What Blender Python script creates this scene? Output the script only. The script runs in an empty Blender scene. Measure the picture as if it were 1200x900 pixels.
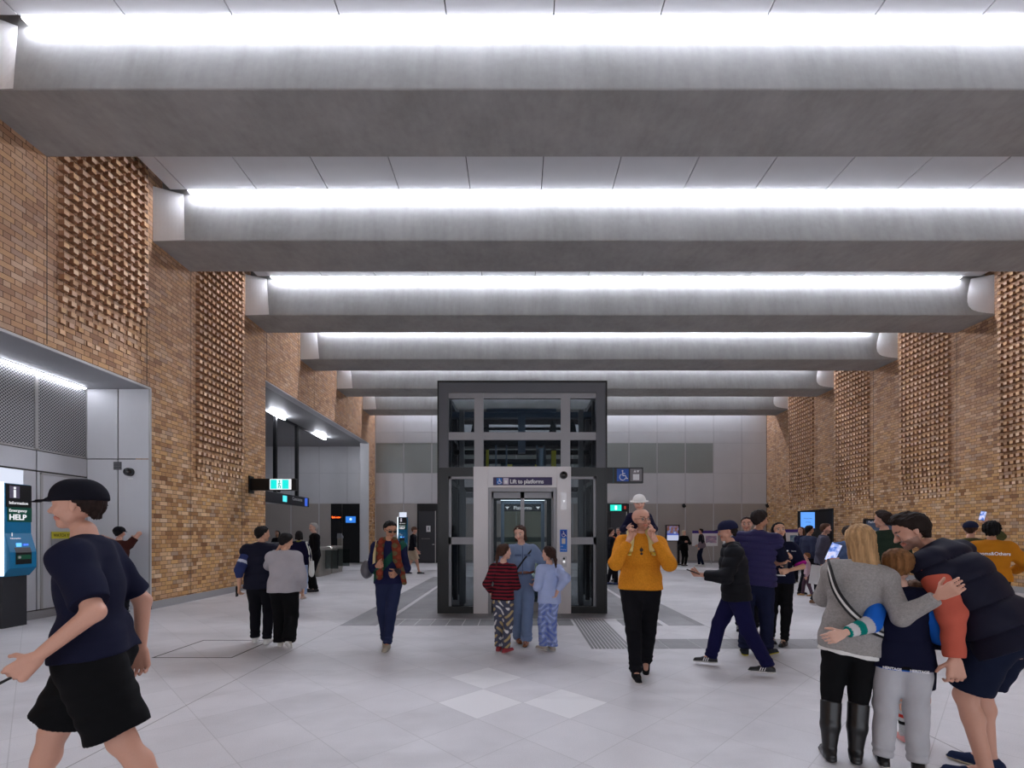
import bpy, bmesh, math, random
import numpy as np
from mathutils import Vector, Matrix
PI = math.pi
R = math.radians
random.seed(7)
rng = np.random.default_rng(11)
SC = bpy.context.scene
COL = SC.collection

# ---------------------------------------------------------------- camera, world, exposure
FPX, CX, CY, CAMZ = 567.0, 606.0, 625.0, 1.55
cam_d = bpy.data.cameras.new('camera'); cam = bpy.data.objects.new('camera', cam_d); COL.objects.link(cam)
cam.location = (0, 0, CAMZ); cam.rotation_euler = (PI / 2, 0, 0)
cam_d.sensor_width = 36.0; cam_d.lens = FPX / 1200 * 36.0
cam_d.shift_x = (600 - CX) / 1200; cam_d.shift_y = (CY - 450) / 1200
cam_d.clip_start = 0.05; cam_d.clip_end = 200
SC.camera = cam
w = bpy.data.worlds.new('world'); SC.world = w; w.use_nodes = True
bg = w.node_tree.nodes['Background']; bg.inputs[0].default_value = (0.86, 0.90, 1.0, 1); bg.inputs[1].default_value = 1.8
SC.view_settings.view_transform = 'Standard'; SC.view_settings.look = 'None'
SC.view_settings.gamma = 1.0; SC.view_settings.use_curve_mapping = False
SC.view_settings.exposure = 0.18
STRIP_E = 60.0          # the ceiling light strips
SC.cycles.max_bounces = 6; SC.cycles.diffuse_bounces = 4; SC.cycles.transparent_max_bounces = 12
SC.cycles.use_denoising = True
SC.cycles.sample_clamp_indirect = 6.0

# ---------------------------------------------------------------- node helper
class N:
    """a node output with arithmetic"""
    def __init__(s, t, o): s.t = t; s.o = o
    def _m(s, op, b=None, c=None):
        n = s.t.nodes.new('ShaderNodeMath'); n.operation = op
        for i, v in enumerate((s, b, c)):
            if v is None: continue
            if isinstance(v, N): s.t.links.new(v.o, n.inputs[i])
            else: n.inputs[i].default_value = v
        return N(s.t, n.outputs[0])
    def __add__(s, b): return s._m('ADD', b)
    def __sub__(s, b): return s._m('SUBTRACT', b)
    def __mul__(s, b): return s._m('MULTIPLY', b)
    def __truediv__(s, b): return s._m('DIVIDE', b)
    def floor(s): return s._m('FLOOR')
    def frac(s): return s._m('FRACT')
    def abs(s): return s._m('ABSOLUTE')
    def sin(s): return s._m('SINE')
    def lt(s, b): return s._m('LESS_THAN', b)
    def gt(s, b): return s._m('GREATER_THAN', b)
    def mn(s, b): return s._m('MINIMUM', b)
    def mx(s, b): return s._m('MAXIMUM', b)
    def mod(s, b): return s._m('FLOORED_MODULO', b)
    def pow(s, b): return s._m('POWER', b)

class Mat:
    def __init__(s, name, rough=0.6, metal=0.0, spec=0.4):
        s.m = bpy.data.materials.new(name); s.m.use_nodes = True; s.t = s.m.node_tree
        s.b = s.t.nodes['Principled BSDF']; s.b.inputs['Roughness'].default_value = rough
        s.b.inputs['Metallic'].default_value = metal; s.b.inputs['Specular IOR Level'].default_value = spec
        tc = s.t.nodes.new('ShaderNodeTexCoord'); s.tc = tc
        sx = s.t.nodes.new('ShaderNodeSeparateXYZ'); s.t.links.new(tc.outputs['Object'], sx.inputs[0])
        s.x, s.y, s.z = (N(s.t, sx.outputs[i]) for i in range(3)); s.vec = tc.outputs['Object']
    def xyz(s, a, b, c):
        n = s.t.nodes.new('ShaderNodeCombineXYZ')
        for i, v in enumerate((a, b, c)):
            if isinstance(v, N): s.t.links.new(v.o, n.inputs[i])
            else: n.inputs[i].default_value = v
        return n.outputs[0]
    def noise(s, scale, detail=3, vec=None, rough=0.55):
        n = s.t.nodes.new('ShaderNodeTexNoise'); n.inputs['Scale'].default_value = scale
        n.inputs['Detail'].default_value = detail; n.inputs['Roughness'].default_value = rough
        s.t.links.new(vec or s.vec, n.inputs['Vector']); return N(s.t, n.outputs[0])
    def white(s, vec):
        n = s.t.nodes.new('ShaderNodeTexWhiteNoise'); n.noise_dimensions = '3D'; s.t.links.new(vec, n.inputs['Vector'])
        return N(s.t, n.outputs['Value'])
    def ramp(s, fac, stops, interp='LINEAR'):
        n = s.t.nodes.new('ShaderNodeValToRGB'); n.color_ramp.interpolation = interp
        e = n.color_ramp.elements
        while len(e) > 1: e.remove(e[-1])
        e[0].position = stops[0][0]; e[0].color = (*stops[0][1], 1)
        for p, c in stops[1:]:
            k = e.new(p); k.color = (*c, 1)
        s.t.links.new(fac.o, n.inputs[0]); return n.outputs[0]
    def mix(s, fac, a, b, mode='MIX'):
        n = s.t.nodes.new('ShaderNodeMix'); n.data_type = 'RGBA'; n.blend_type = mode
        for sock, v in ((n.inputs[0], fac), (n.inputs[6], a), (n.inputs[7], b)):
            if isinstance(v, N): s.t.links.new(v.o, sock)
            elif hasattr(v, 'is_linked'): s.t.links.new(v, sock)
            elif isinstance(v, (int, float)): sock.default_value = v
            else: sock.default_value = (*v, 1)
        return n.outputs[2]
    def color(s, c):
        if hasattr(c, 'is_linked'): s.t.links.new(c, s.b.inputs['Base Color'])
        else: s.b.inputs['Base Color'].default_value = (*c, 1)
    def bump(s, h, strength=0.3, dist=0.01):
        n = s.t.nodes.new('ShaderNodeBump'); n.inputs['Strength'].default_value = strength; n.inputs['Distance'].default_value = dist
        s.t.links.new(h.o, n.inputs['Height']); s.t.links.new(n.outputs[0], s.b.inputs['Normal'])
    def rough(s, v): s.t.links.new(v.o, s.b.inputs['Roughness'])

def srgb(r, g, b):
    f = lambda v: ((v / 255 + 0.055) / 1.055) ** 2.4 if v > 10 else v / 255 / 12.92
    return (f(r), f(g), f(b))
_flat = {}
def flat(rgb, rough=0.5, metal=0.0, var=0.06, scale=30, spec=0.4):
    key = (rgb, rough, metal, var, scale)
    if key in _flat: return _flat[key]
    m = Mat('surface_%d' % len(_flat), rough, metal, spec); c = srgb(*rgb)
    n = m.noise(scale, 3)
    m.color(m.mix(n, tuple(v * (1 - var) for v in c), tuple(min(1, v * (1 + var)) for v in c)))
    m.bump(n, 0.04, 0.004)
    _flat[key] = m.m; return m.m
def emit(rgb, e, name='lit_surface'):
    m = bpy.data.materials.new(name); m.use_nodes = True; t = m.node_tree
    b = t.nodes['Principled BSDF']; c = srgb(*rgb); b.inputs['Base Color'].default_value = (0.02, 0.02, 0.02, 1)
    b.inputs['Emission Color'].default_value = (*c, 1); b.inputs['Emission Strength'].default_value = e
    return m
def glass(tint=(0.9, 0.95, 0.95), refl=0.12, name='glass'):
    m = bpy.data.materials.new(name); m.use_nodes = True; t = m.node_tree; t.nodes.clear()
    o = t.nodes.new('ShaderNodeOutputMaterial'); mx = t.nodes.new('ShaderNodeMixShader'); tr = t.nodes.new('ShaderNodeBsdfTransparent')
    gl = t.nodes.new('ShaderNodeBsdfGlossy'); gl.inputs['Roughness'].default_value = 0.02; tr.inputs[0].default_value = (*tint, 1)
    lw = t.nodes.new('ShaderNodeLayerWeight'); lw.inputs[0].default_value = refl
    t.links.new(lw.outputs['Fresnel'], mx.inputs[0]); t.links.new(tr.outputs[0], mx.inputs[1]); t.links.new(gl.outputs[0], mx.inputs[2])
    t.links.new(mx.outputs[0], o.inputs[0]); return m

# ---------------------------------------------------------------- mesh helper
class MB:
    def __init__(s): s.v = []; s.f = []; s.mi = []; s.g = []
    def add(s, v, f, mi=0):
        s.g.append((list(v), list(f))); o = len(s.v); s.v += [tuple(p) for p in v]; s.f += [tuple(i + o for i in q) for q in f]; s.mi += [mi] * len(f); return s
    def box(s, x0, x1, y0, y1, z0, z1, mi=0):
        v = [(x, y, z) for z in (z0, z1) for y in (y0, y1) for x in (x0, x1)]
        return s.add(v, [(0, 2, 3, 1), (4, 5, 7, 6), (0, 1, 5, 4), (2, 6, 7, 3), (0, 4, 6, 2), (1, 3, 7, 5)], mi)
    def cbox(s, x0, x1, y0, y1, z0, z1, c=0.01, mi=0):
        """box with chamfered vertical and top edges"""
        p = [(x0 + c, y0), (x1 - c, y0), (x1, y0 + c), (x1, y1 - c), (x1 - c, y1), (x0 + c, y1), (x0, y1 - c), (x0, y0 + c)]
        cxm, cym = (x0 + x1) / 2, (y0 + y1) / 2
        q = [(cxm + (a - cxm) * (1 - c / max(1e-6, (x1 - x0) / 2)), cym + (b - cym) * (1 - c / max(1e-6, (y1 - y0) / 2))) for a, b in p]
        v = [(a, b, z0) for a, b in p] + [(a, b, z1 - c) for a, b in p] + [(a, b, z1) for a, b in q]
        f = [tuple(range(7, -1, -1)), tuple(range(16, 24))]
        for k in (0, 8):
            f += [(k + i, k + (i + 1) % 8, k + 8 + (i + 1) % 8, k + 8 + i) for i in range(8)]
        return s.add(v, f, mi)
    def tube(s, a, b, r, n=10, r2=None, mi=0):
        a = Vector(a); b = Vector(b); r2 = r if r2 is None else r2; d = (b - a).normalized()
        u = d.orthogonal().normalized(); w_ = d.cross(u)
        v = []
        for p, rr in ((a, r), (b, r2)):
            for i in range(n):
                t = 2 * PI * i / n; v.append(p + u * math.cos(t) * rr + w_ * math.sin(t) * rr)
        f = [(i, (i + 1) % n, n + (i + 1) % n, n + i) for i in range(n)] + [tuple(range(n - 1, -1, -1)), tuple(range(n, 2 * n))]
        return s.add(v, f, mi)
    def path(s, pts, r, n=8, mi=0):
        for a, b in zip(pts[:-1], pts[1:]): s.tube(a, b, r, n, mi=mi)
        return s
    def prism(s, poly, axis, a, b, mi=0):
        """poly: 2D points in the plane normal to axis (axis 0: (y,z), 1: (x,z), 2: (x,y))"""
        def P(p, t): return {0: (t, p[0], p[1]), 1: (p[0], t, p[1]), 2: (p[0], p[1], t)}[axis]
        n = len(poly); v = [P(p, a) for p in poly] + [P(p, b) for p in poly]
        f = [tuple(range(n)), tuple(range(2 * n - 1, n - 1, -1))] + [(i, n + i, n + (i + 1) % n, (i + 1) % n) for i in range(n)]
        return s.add(v, f, mi)
    def dome(s, c, r, axis=(0, 0, 1), n=16, m=6, squash=1.0, mi=0, full=False):
        c = Vector(c); d = Vector(axis).normalized(); u = d.orthogonal().normalized(); w_ = d.cross(u); v = []; f = []
        lo = -PI / 2 if full else 0
        for j in range(m + 1):
            ph = lo + (PI / 2 - lo) * j / m
            for i in range(n):
                t = 2 * PI * i / n
                v.append(c + (u * math.cos(t) + w_ * math.sin(t)) * r * math.cos(ph) + d * r * squash * math.sin(ph))
        for j in range(m):
            f += [(j * n + i, j * n + (i + 1) % n, (j + 1) * n + (i + 1) % n, (j + 1) * n + i) for i in range(n)]
        if not full: f.append(tuple(range(n - 1, -1, -1)))
        return s.add(v, f, mi)
    def build(s, name, mats, parent=None, smooth=False, bevel=0.0, **tags):
        me = bpy.data.meshes.new(name); me.from_pydata(s.v, [], s.f)
        if not isinstance(mats, (list, tuple)): mats = [mats]
        for m in mats: me.materials.append(m)
        if len(mats) > 1: me.polygons.foreach_set('material_index', s.mi)
        bm = bmesh.new(); bm.from_mesh(me); bmesh.ops.recalc_face_normals(bm, faces=bm.faces); bm.to_mesh(me); bm.free()
        if smooth: me.polygons.foreach_set('use_smooth', [True] * len(me.polygons))
        me.update()
        o = bpy.data.objects.new(name, me); COL.objects.link(o)
        if parent: o.parent = parent
        if bevel:
            b = o.modifiers.new('bevel', 'BEVEL'); b.width = bevel; b.segments = 2; b.limit_method = 'ANGLE'
        for k, v in tags.items(): o[k] = v
        return o
def build_each(mb, name, mats, parent, **kw):
    """one part per piece"""
    for v, f in mb.g:
        q = MB(); q.add(v, f); o = q.build(name, mats, parent, **kw)
    return o
def empty(name, loc=(0, 0, 0), rz=0.0, **tags):
    o = bpy.data.objects.new(name, None); COL.objects.link(o); o.location = loc; o.rotation_euler = (0, 0, rz)
    o.empty_display_size = 0.1
    for k, v in tags.items(): o[k] = v
    return o
def copy_tree(o, parent=None):
    c = o.copy(); COL.objects.link(c); c.parent = parent
    for ch in list(o.children): copy_tree(ch, c)
    return c
def text(s, size, loc, mat, parent=None, rot=(PI / 2, 0, 0), align='LEFT', depth=0.002, name='lettering', bold=0.0, sx=1.0):
    cu = bpy.data.curves.new(name, 'FONT'); cu.body = s; cu.size = size; cu.align_x = align; cu.align_y = 'BOTTOM_BASELINE'
    cu.extrude = depth; cu.offset = bold; cu.resolution_u = 3
    t = bpy.data.objects.new('tmp', cu); COL.objects.link(t)
    me = bpy.data.meshes.new_from_object(t.evaluated_get(bpy.context.evaluated_depsgraph_get()))
    bpy.data.objects.remove(t); bpy.data.curves.remove(cu)
    me.materials.clear(); me.materials.append(mat)
    o = bpy.data.objects.new(name, me); COL.objects.link(o); o.location = loc; o.rotation_euler = rot; o.scale = (sx, 1, 1)
    if parent: o.parent = parent
    return o
def wheelchair(mb, x, y, z, s, mi=0):
    """access symbol, s tall, lower left corner at x,z, facing -y"""
    P = lambda a, b: (x + a * s, y, z + b * s)
    mb.dome(P(.42, .92), .085 * s, (0, -1, 0), n=12, m=2, squash=.2, mi=mi)
    mb.path([P(.43, .80), P(.45, .45), P(.72, .45), P(.84, .14), P(.95, .18)], .05 * s, 6, mi)
    mb.path([P(.45, .66), P(.68, .66)], .04 * s, 6, mi)
    pts = [P(.43 + .30 * math.cos(t), .30 + .30 * math.sin(t)) for t in np.linspace(R(110), R(345), 12)]
    mb.path(pts, .045 * s, 6, mi)
# ---------------------------------------------------------------- materials of the hall
XL, XR, YB = -7.46, 13.10, 25.40
SOF, CEI = 7.53, 8.66
P0, PITCH = 6.54, 3.37
BC, BP = 0.0888, 0.33      # brick course and bond period

def brick_mat():
    m = Mat('brick', 0.85, 0, 0.25)
    u = (m.x + m.y) / BP; r = (m.z / BC).floor(); uu = u + r.mod(2) * 0.5
    cell = uu.floor(); fr = uu - cell
    head = fr.gt(0.6667)
    idn = m.white(m.xyz(cell, r, head)); idn2 = m.white(m.xyz(cell, r, head + 7))
    base = m.ramp(idn, [(0, srgb(132, 92, 62)), (.12, srgb(172, 126, 82)), (.3, srgb(198, 152, 100)), (.5, srgb(212, 166, 110)), (.68, srgb(194, 152, 116)), (.82, srgb(226, 188, 144)), (.93, srgb(166, 138, 116)), (1, srgb(228, 196, 160))])
    pale = m.ramp(idn2, [(0, srgb(150, 105, 72)), (.35, srgb(188, 144, 100)), (.7, srgb(222, 186, 146)), (1, srgb(130, 100, 80))])
    col = m.mix(head * 0.6, base, pale)
    # colour drifts cooler and pinker higher up the wall
    up = (m.z - 2.2) / 3.5 + (m.noise(0.5, 2) - 0.5) * 1.2
    up = up.mx(0.0).mn(1.0) * 0.42
    col = m.mix(up, col, srgb(196, 160, 142))
    nz = m.noise(18, 4); col = m.mix((nz - 0.5).mx(0.0) * 0.5, col, srgb(110, 78, 60))
    mw = 0.0045
    fz = (m.z / BC).frac(); ez = fz.mn(fz * -1 + 1) * BC
    e1 = fr.mn((fr - 0.6667).abs()).mn(fr * -1 + 1) * BP
    mort = ez.mn(e1).lt(mw)
    m.color(m.mix(mort, col, srgb(92, 70, 54)))
    m.bump((mort * -1 + 1) * 1.0 + nz * 0.15, 0.55, 0.01)
    return m.m
def bump_brick_mat():
    m = Mat('projecting_brick', 0.82, 0, 0.25)
    a = m.t.nodes.new('ShaderNodeAttribute'); a.attribute_name = 'Col'
    nz = m.noise(22, 4)
    m.color(m.mix((nz - 0.45).mx(0.0) * 0.5, a.outputs['Color'], srgb(120, 86, 64))); m.bump(nz, 0.25, 0.006)
    return m.m
def concrete_mat(name, lo, hi, s=1.0):
    m = Mat(name, 0.75, 0, 0.3)
    st = m.noise(1.1 * s, 5, m.xyz(m.x * 1.3, m.y * 1.3, m.z * 0.7)); fine = m.noise(9, 4); pit = m.noise(60, 2)
    streak = m.noise(3.2, 4, m.xyz(m.x * 2.4, m.y, m.z * 0.25))
    v = st * 0.55 + fine * 0.2 + streak * 0.3
    c = m.ramp(v, [(0.25, lo), (0.75, hi)])
    m.color(m.mix(pit.gt(0.72) * 0.3, c, tuple(x * 0.5 for x in lo))); m.bump(fine * 0.6 + pit * 0.3, 0.15, 0.01)
    return m.m
def floor_mat():
    m = Mat('granite_paving', 0.42, 0, 0.45); D = 0.776
    a = ((m.x - 0.052) + (m.y - 4.43)) / D; b = ((m.x - 0.052) - (m.y - 4.43)) / D
    ia, ib = a.floor(), b.floor(); fa, fb = a - ia, b - ib
    idn = m.white(m.xyz(ia, ib, 3))
    speck = m.noise(150, 2); mid = m.noise(2.2, 5); big = m.noise(0.55, 3, m.xyz(m.x * 0.8, m.y * 1.8, 0))
    v = idn * 0.09 + speck * 0.48 + mid * 0.30 + big * 0.26
    c = m.ramp(v, [(0.28, srgb(162, 159, 160)), (0.5, srgb(196, 193, 194)), (0.74, srgb(216, 213, 214))])
    def tile(i, j): return (ia - i).abs().lt(0.5) * (ib - j).abs().lt(0.5)
    lt = (tile(-1, -1) + tile(0, 0) + tile(0, -2)).mn(1.0)
    c = m.mix(lt * 0.75, c, srgb(226, 224, 223))
    e = fa.mn(fa * -1 + 1).mn(fb.mn(fb * -1 + 1)) * 0.548
    j1 = e.lt(0.003)
    c = m.mix(j1 * 0.36, c, srgb(128, 124, 120))
    jx = ((m.x - 0.09).abs() - 3.07).abs().lt(0.006)
    c = m.mix(jx * 0.75 * m.y.lt(8.13), c, srgb(110, 105, 100))
    sm = m.noise(1.3, 6, m.xyz(m.x * 0.6, m.y * 1.5, 4)); c = m.mix((sm - 0.52).mx(0.0) * 1.6, c, srgb(150, 146, 146))
    m.color(c); m.rough(speck * 0.15 + mid * 0.25 + 0.25); m.bump(speck, 0.05, 0.003)
    return m.m
def dark_paving_mat():
    m = Mat('dark_granite', 0.5, 0, 0.4)
    sp = m.noise(140, 2); md = m.noise(3, 4)
    ix, iy = (m.x / 0.275).floor(), (m.y / 0.9).floor(); idn = m.white(m.xyz(ix, iy, 1))
    v = sp * 0.5 + md * 0.35 + idn * 0.18
    m.color(m.ramp(v, [(0.3, srgb(112, 110, 111)), (0.75, srgb(150, 148, 149))])); m.bump(sp, 0.05, 0.003); return m.m
def panel_mat(name, rgb, rough=0.38, metal=0.55):
    m = Mat(name, rough, metal, 0.5); c = srgb(*rgb)
    br = m.noise(90, 2, m.xyz(m.x, m.y, m.z * 0.05)); bl = m.noise(0.9, 3)
    v = br * 0.25 + bl * 0.75
    m.color(m.mix(v, tuple(x * 0.88 for x in c), tuple(min(1, x * 1.1) for x in c))); m.rough(br * 0.12 + rough); return m.m
def perforated_mat():
    m = Mat('perforated_panel', 0.4, 0.4, 0.5)
    k = 0.058; a = (m.y + m.z) / k; b = (m.y - m.z) / k
    fa, fb = (a - a.floor() - 0.5), (b - b.floor() - 0.5)
    hole = (fa * fa + fb * fb).lt(0.115)
    m.color(m.mix(hole, srgb(176, 176, 178), srgb(14, 14, 15))); m.b.inputs['Metallic'].default_value = 0.3
    return m.m
M_SIDE_SHADE = flat((160, 118, 88), .9, 0, .18, 12)  # sides of the projecting bricks: shade put into the colour as darker brown
M_BRICK = brick_mat(); M_BUMP = bump_brick_mat()
M_CONC = concrete_mat('beam_concrete', srgb(138, 137, 134), srgb(174, 173, 171))
M_PALE = concrete_mat('pale_concrete', srgb(238, 237, 235), srgb(246, 245, 244))
M_FLOOR = floor_mat(); M_DARKP = dark_paving_mat()
M_PANEL = panel_mat('satin_panel', (212, 212, 215), .45, .1); M_PANEL_D = panel_mat('bronze_panel', (172, 165, 159), .45, .1); M_WPANEL = panel_mat('ceiling_panel', (200, 200, 203), 0.5, 0.1)
M_GPANEL = panel_mat('grey_green_glass_panel', (150, 156, 153), 0.3, 0.1)
M_DPANEL = panel_mat('dark_metal_panel', (150, 150, 154), 0.4, 0.1)
M_BLACK = flat((16, 16, 18), 0.35); M_BLACKM = flat((34, 34, 37), 0.4, 0.3); M_DGREY = flat((62, 62, 66), 0.4, 0.4)
M_GREY = flat((122, 122, 126), 0.4, 0.2); M_STEEL = flat((186, 184, 182), 0.35, 0.3); M_WHITE = flat((235, 235, 235), 0.5)
M_STONE = flat((158, 156, 156), 0.6, 0, 0.12, 60); M_JOINT = flat((70, 66, 62), 0.8)
M_LINE = flat((205, 203, 203), 0.5, 0, 0.08, 80)
M_STRIP = emit((236, 240, 255), STRIP_E, 'light_strip')
M_LW = emit((240, 240, 245), 0.9, 'lit_white')
M_TXTW = flat((240, 240, 242), 0.5)
def S(o): o['kind'] = 'structure'; return o

# ---------------------------------------------------------------- floor
S(MB().box(-13.6, XR + .3, -9, 26.0, -0.3, 0).build('floor', M_FLOOR))
# dark paving around the lift, split by pale lines
C0 = 0.09
d = MB()
for s_ in (-1, 1):
    a, b = sorted((C0 + s_ * 2.46, C0 + s_ * 3.07)); d.box(a, b, 8.13, 17.2, 0, .003)
d.box(C0 - 2.36, C0 + 2.36, 8.79, 17.2, 0, .003)
x = C0 - 2.36
while x < C0 + 2.36:
    x1 = min(x + .255, C0 + 2.36)
    if not (x1 > 1.0 and x < 1.56): d.box(x, x1, 8.13, 8.72, 0, .003)
    x += .27
S(d.build('floor_dark_paving', M_DARKP))
d = MB(); x = 1.60
while x < XR - .2:
    d.box(x, min(x + .44, XR - .2), 6.50, 7.09, 0, .003); x += .45
S(d.build('floor_cross_paving', M_DARKP))
g = MB(); x = 1.0
while x < 1.56: g.box(x, x + .034, 6.50, 8.74, 0, .005); x += .052
S(g.build('floor_tactile_strip', flat((128, 126, 126), 0.5)))
S(MB().box(XL, XR, 20.3, 20.42, 0, .003).build('floor_drain', M_GREY))
# access cover near the left wall
c = MB()
for (a, b, c_, d_) in ((-4.55, -3.55, 6.02, 6.04), (-4.55, -3.55, 7.0, 7.02), (-4.55, -4.53, 6.02, 7.02), (-3.57, -3.55, 6.02, 7.02)): c.box(a, b, c_, d_, 0, .002)
S(c.build('floor_cover_frame', M_JOINT))

# ---------------------------------------------------------------- brick walls
w_ = MB(); T = .3
w_.box(XL - T, XL, -9, 3.6, 0, 9.4); w_.box(XL - T, XL, 3.6, 9.84, 4.50, 9.4); w_.box(XL - T, XL, 9.84, 14.34, 0, 9.4)
w_.box(XL - T, XL, 14.34, 24.40, 6.10, 9.4); w_.box(XL - T, XL, 24.40, YB, 0, 9.4)
S(w_.build('wall_left', M_BRICK))
w_ = MB(); w_.box(XR, XR + T, -9, YB, 0, 9.4); S(w_.build('wall_right', M_BRICK))
b_ = MB(); b_.box(XL, XL + .03, 9.84, 14.34, 0, .155); b_.box(XL, XL + .03, 24.4, YB, 0, .155); b_.box(XL, XL + .03, -9, 3.6, 0, .155)
S(b_.build('baseboard_left', M_STONE))
S(MB().box(XR - .03, XR, -9, YB, 0, .155).build('baseboard_right', M_STONE))
# movement joints
j = MB()
for y in [P0 + PITCH * k + .0 for k in range(0, 6)]:
    for yy in (y + 1.13 + .0, y - .17):
        if 7 < yy < 24: j.box(XL, XL + .003, yy, yy + .012, 4.55 if yy < 9.8 else (6.15 if yy > 14.3 else .16), 9.3)
    if y + 1.13 > 7: j.box(XR - .003, XR, y + 1.13, y + 1.142, .16, 9.3)
S(j.build('trim_1', M_JOINT))

BRCOL = [srgb(206, 168, 134), srgb(214, 176, 140), srgb(222, 190, 158), srgb(200, 166, 140), srgb(226, 196, 164), srgb(208, 166, 124), srgb(204, 172, 148), srgb(216, 178, 136)]
def bump_panel(name, xw, sgn, ya, yb, zlo, fade):
    """headers standing proud of the wall face, flattening out towards zlo"""
    V = []; F = []; C = []
    n = int(round((yb - ya) / .165)); hw = .046; hh = .038
    r0 = int(zlo / BC); r1 = int(9.3 / BC)
    for r in range(r0, r1):
        if r % 2: continue
        zc = (r + .5) * BC
        for i in range(n):
            yc = ya + (i + .5) * (yb - ya) / n
            lvl = (zc - zlo - .35 * random.random() - fade * (i / n)) / 1.0
            if lvl < .04: continue
            p = min(.095, .01 + .085 * min(1, lvl)) * (0.97 + .06 * random.random())
            o = len(V); x0, x1 = xw, xw + sgn * p
            for x in (x0, x1):
                for (dy, dz) in ((-hw, -hh), (hw, -hh), (hw, hh), (-hw, hh)): V.append((x, yc + dy, zc + dz))
            F += [(o + 4, o + 5, o + 6, o + 7), (o, o + 1, o + 5, o + 4), (o + 1, o + 2, o + 6, o + 5), (o + 2, o + 3, o + 7, o + 6), (o + 3, o, o + 4, o + 7)]
            k = random.choice(BRCOL); t = 1.0 + .22 * random.random(); C += [tuple(min(1, q * t) for q in k) + (1,)] * 8
    me = bpy.data.meshes.new(name); me.from_pydata(V, [], F); me.materials.append(M_BUMP); me.materials.append(M_SIDE_SHADE)
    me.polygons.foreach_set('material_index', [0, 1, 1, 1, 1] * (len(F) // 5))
    at = me.color_attributes.new('Col', 'FLOAT_COLOR', 'POINT'); at.data.foreach_set('color', np.array(C, dtype=np.float32).ravel())
    bm = bmesh.new(); bm.from_mesh(me); bmesh.ops.recalc_face_normals(bm, faces=bm.faces); bm.to_mesh(me); bm.free()
    o = bpy.data.objects.new(name, me); COL.objects.link(o); return S(o)
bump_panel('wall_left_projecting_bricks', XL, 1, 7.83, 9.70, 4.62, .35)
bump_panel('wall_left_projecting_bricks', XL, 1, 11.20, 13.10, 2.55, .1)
for k in range(0, 6):
    ya = P0 + PITCH * k + 1.13 + .17; yb = ya + 1.93
    if yb > 24: break
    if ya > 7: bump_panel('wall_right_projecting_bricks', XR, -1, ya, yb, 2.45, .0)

# ---------------------------------------------------------------- beams, ceiling panels, light strips
for k in range(-3, 6):
    y0 = P0 + PITCH * k
    S(MB().prism([(y0 + .27, SOF + .01), (y0 + 1.12, SOF + .01), (y0 + 1.12, CEI + .5), (y0 + .27, CEI + .5)], 0, XL, XR).build('beam_core', M_CONC))
    for xw, xb, xt in ((XL, XL + .66, XL + .46), (XR, XR - .88, XR - .42)):   # pale seats where the beam meets the wall
        v = [(xw, y0, SOF + .01), (xb, y0, SOF + .01), (xt, y0 + .235, CEI), (xw, y0, CEI)]
        v += [(p[0], y0 + .28, p[2]) for p in v]
        q = MB(); nn = 8; gv = []
        for i in range(nn + 1):
            for j in range(nn + 1):
                s_, t_ = i / nn, j / nn
                gv.append(tuple(v[0][c] * (1 - s_) * (1 - t_) + v[1][c] * s_ * (1 - t_) + v[2][c] * s_ * t_ + v[3][c] * (1 - s_) * t_ for c in range(3)))
        nb = len(gv); gv += [(p[0], y0 + .28, p[2]) for p in gv]; W = nn + 1; gf = []
        for i in range(nn):
            for j in range(nn):
                a_ = i * W + j; gf += [(a_, a_ + W, a_ + W + 1, a_ + 1), (nb + a_, nb + a_ + 1, nb + a_ + W + 1, nb + a_ + W)]
        for i in range(nn):
            for a_, b_ in ((i * W, (i + 1) * W), ((i + 1) * W + nn, i * W + nn), (i + 1, i), (nn * W + i, nn * W + i + 1)): gf.append((a_, nb + a_, nb + b_, b_))
        S(q.add(gv, gf).build('beam_end_seat', M_PALE))
    m = MB()                                                     # cast face between the pale end seats
    xl1, xl2, xr2, xr1 = XL + .66, XL + .46, XR - .42, XR - .88
    sec = [(y0 - .012, SOF - .004, 0), (y0 + 1.135, SOF - .004, 0), (y0 + 1.135, CEI + .4, 1), (y0 + .26, CEI + .4, 1), (y0 + .245, CEI, 1), (y0 - .012, SOF + .02, 0)]
    va = [(xl2 if t_ else xl1, y_, z_) for y_, z_, t_ in sec]; vb = [(xr2 if t_ else xr1, y_, z_) for y_, z_, t_ in sec]
    va[0] = (XL, sec[0][0], sec[0][1]); va[1] = (XL, sec[1][0], sec[1][1]); vb[0] = (XR, sec[0][0], sec[0][1]); vb[1] = (XR, sec[1][0], sec[1][1])
    m.add(va + vb, [(0, 1, 2, 3, 4, 5), (11, 10, 9, 8, 7, 6)] + [(i, i + 6, (i + 1) % 6 + 6, (i + 1) % 6) for i in range(6)])
    S(m.build('beam', M_CONC))
XS = [XL + .28] + [3.44 + 1.47 * k for k in range(-7, 7)] + [XR - .28]
XS = [x for i, x in enumerate(XS) if i == 0 or x > XL + .6 and x < XR - .6 or i == len(XS) - 1]
def ceiling_bay(ya, yb):
    m = MB()
    for a, b in zip(XS[:-1], XS[1:]): m.box(a + .009, b - .009, ya, yb, CEI, CEI + .03)
    return S(m.build('ceiling', M_WPANEL))
lamp_labels = {}
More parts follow.
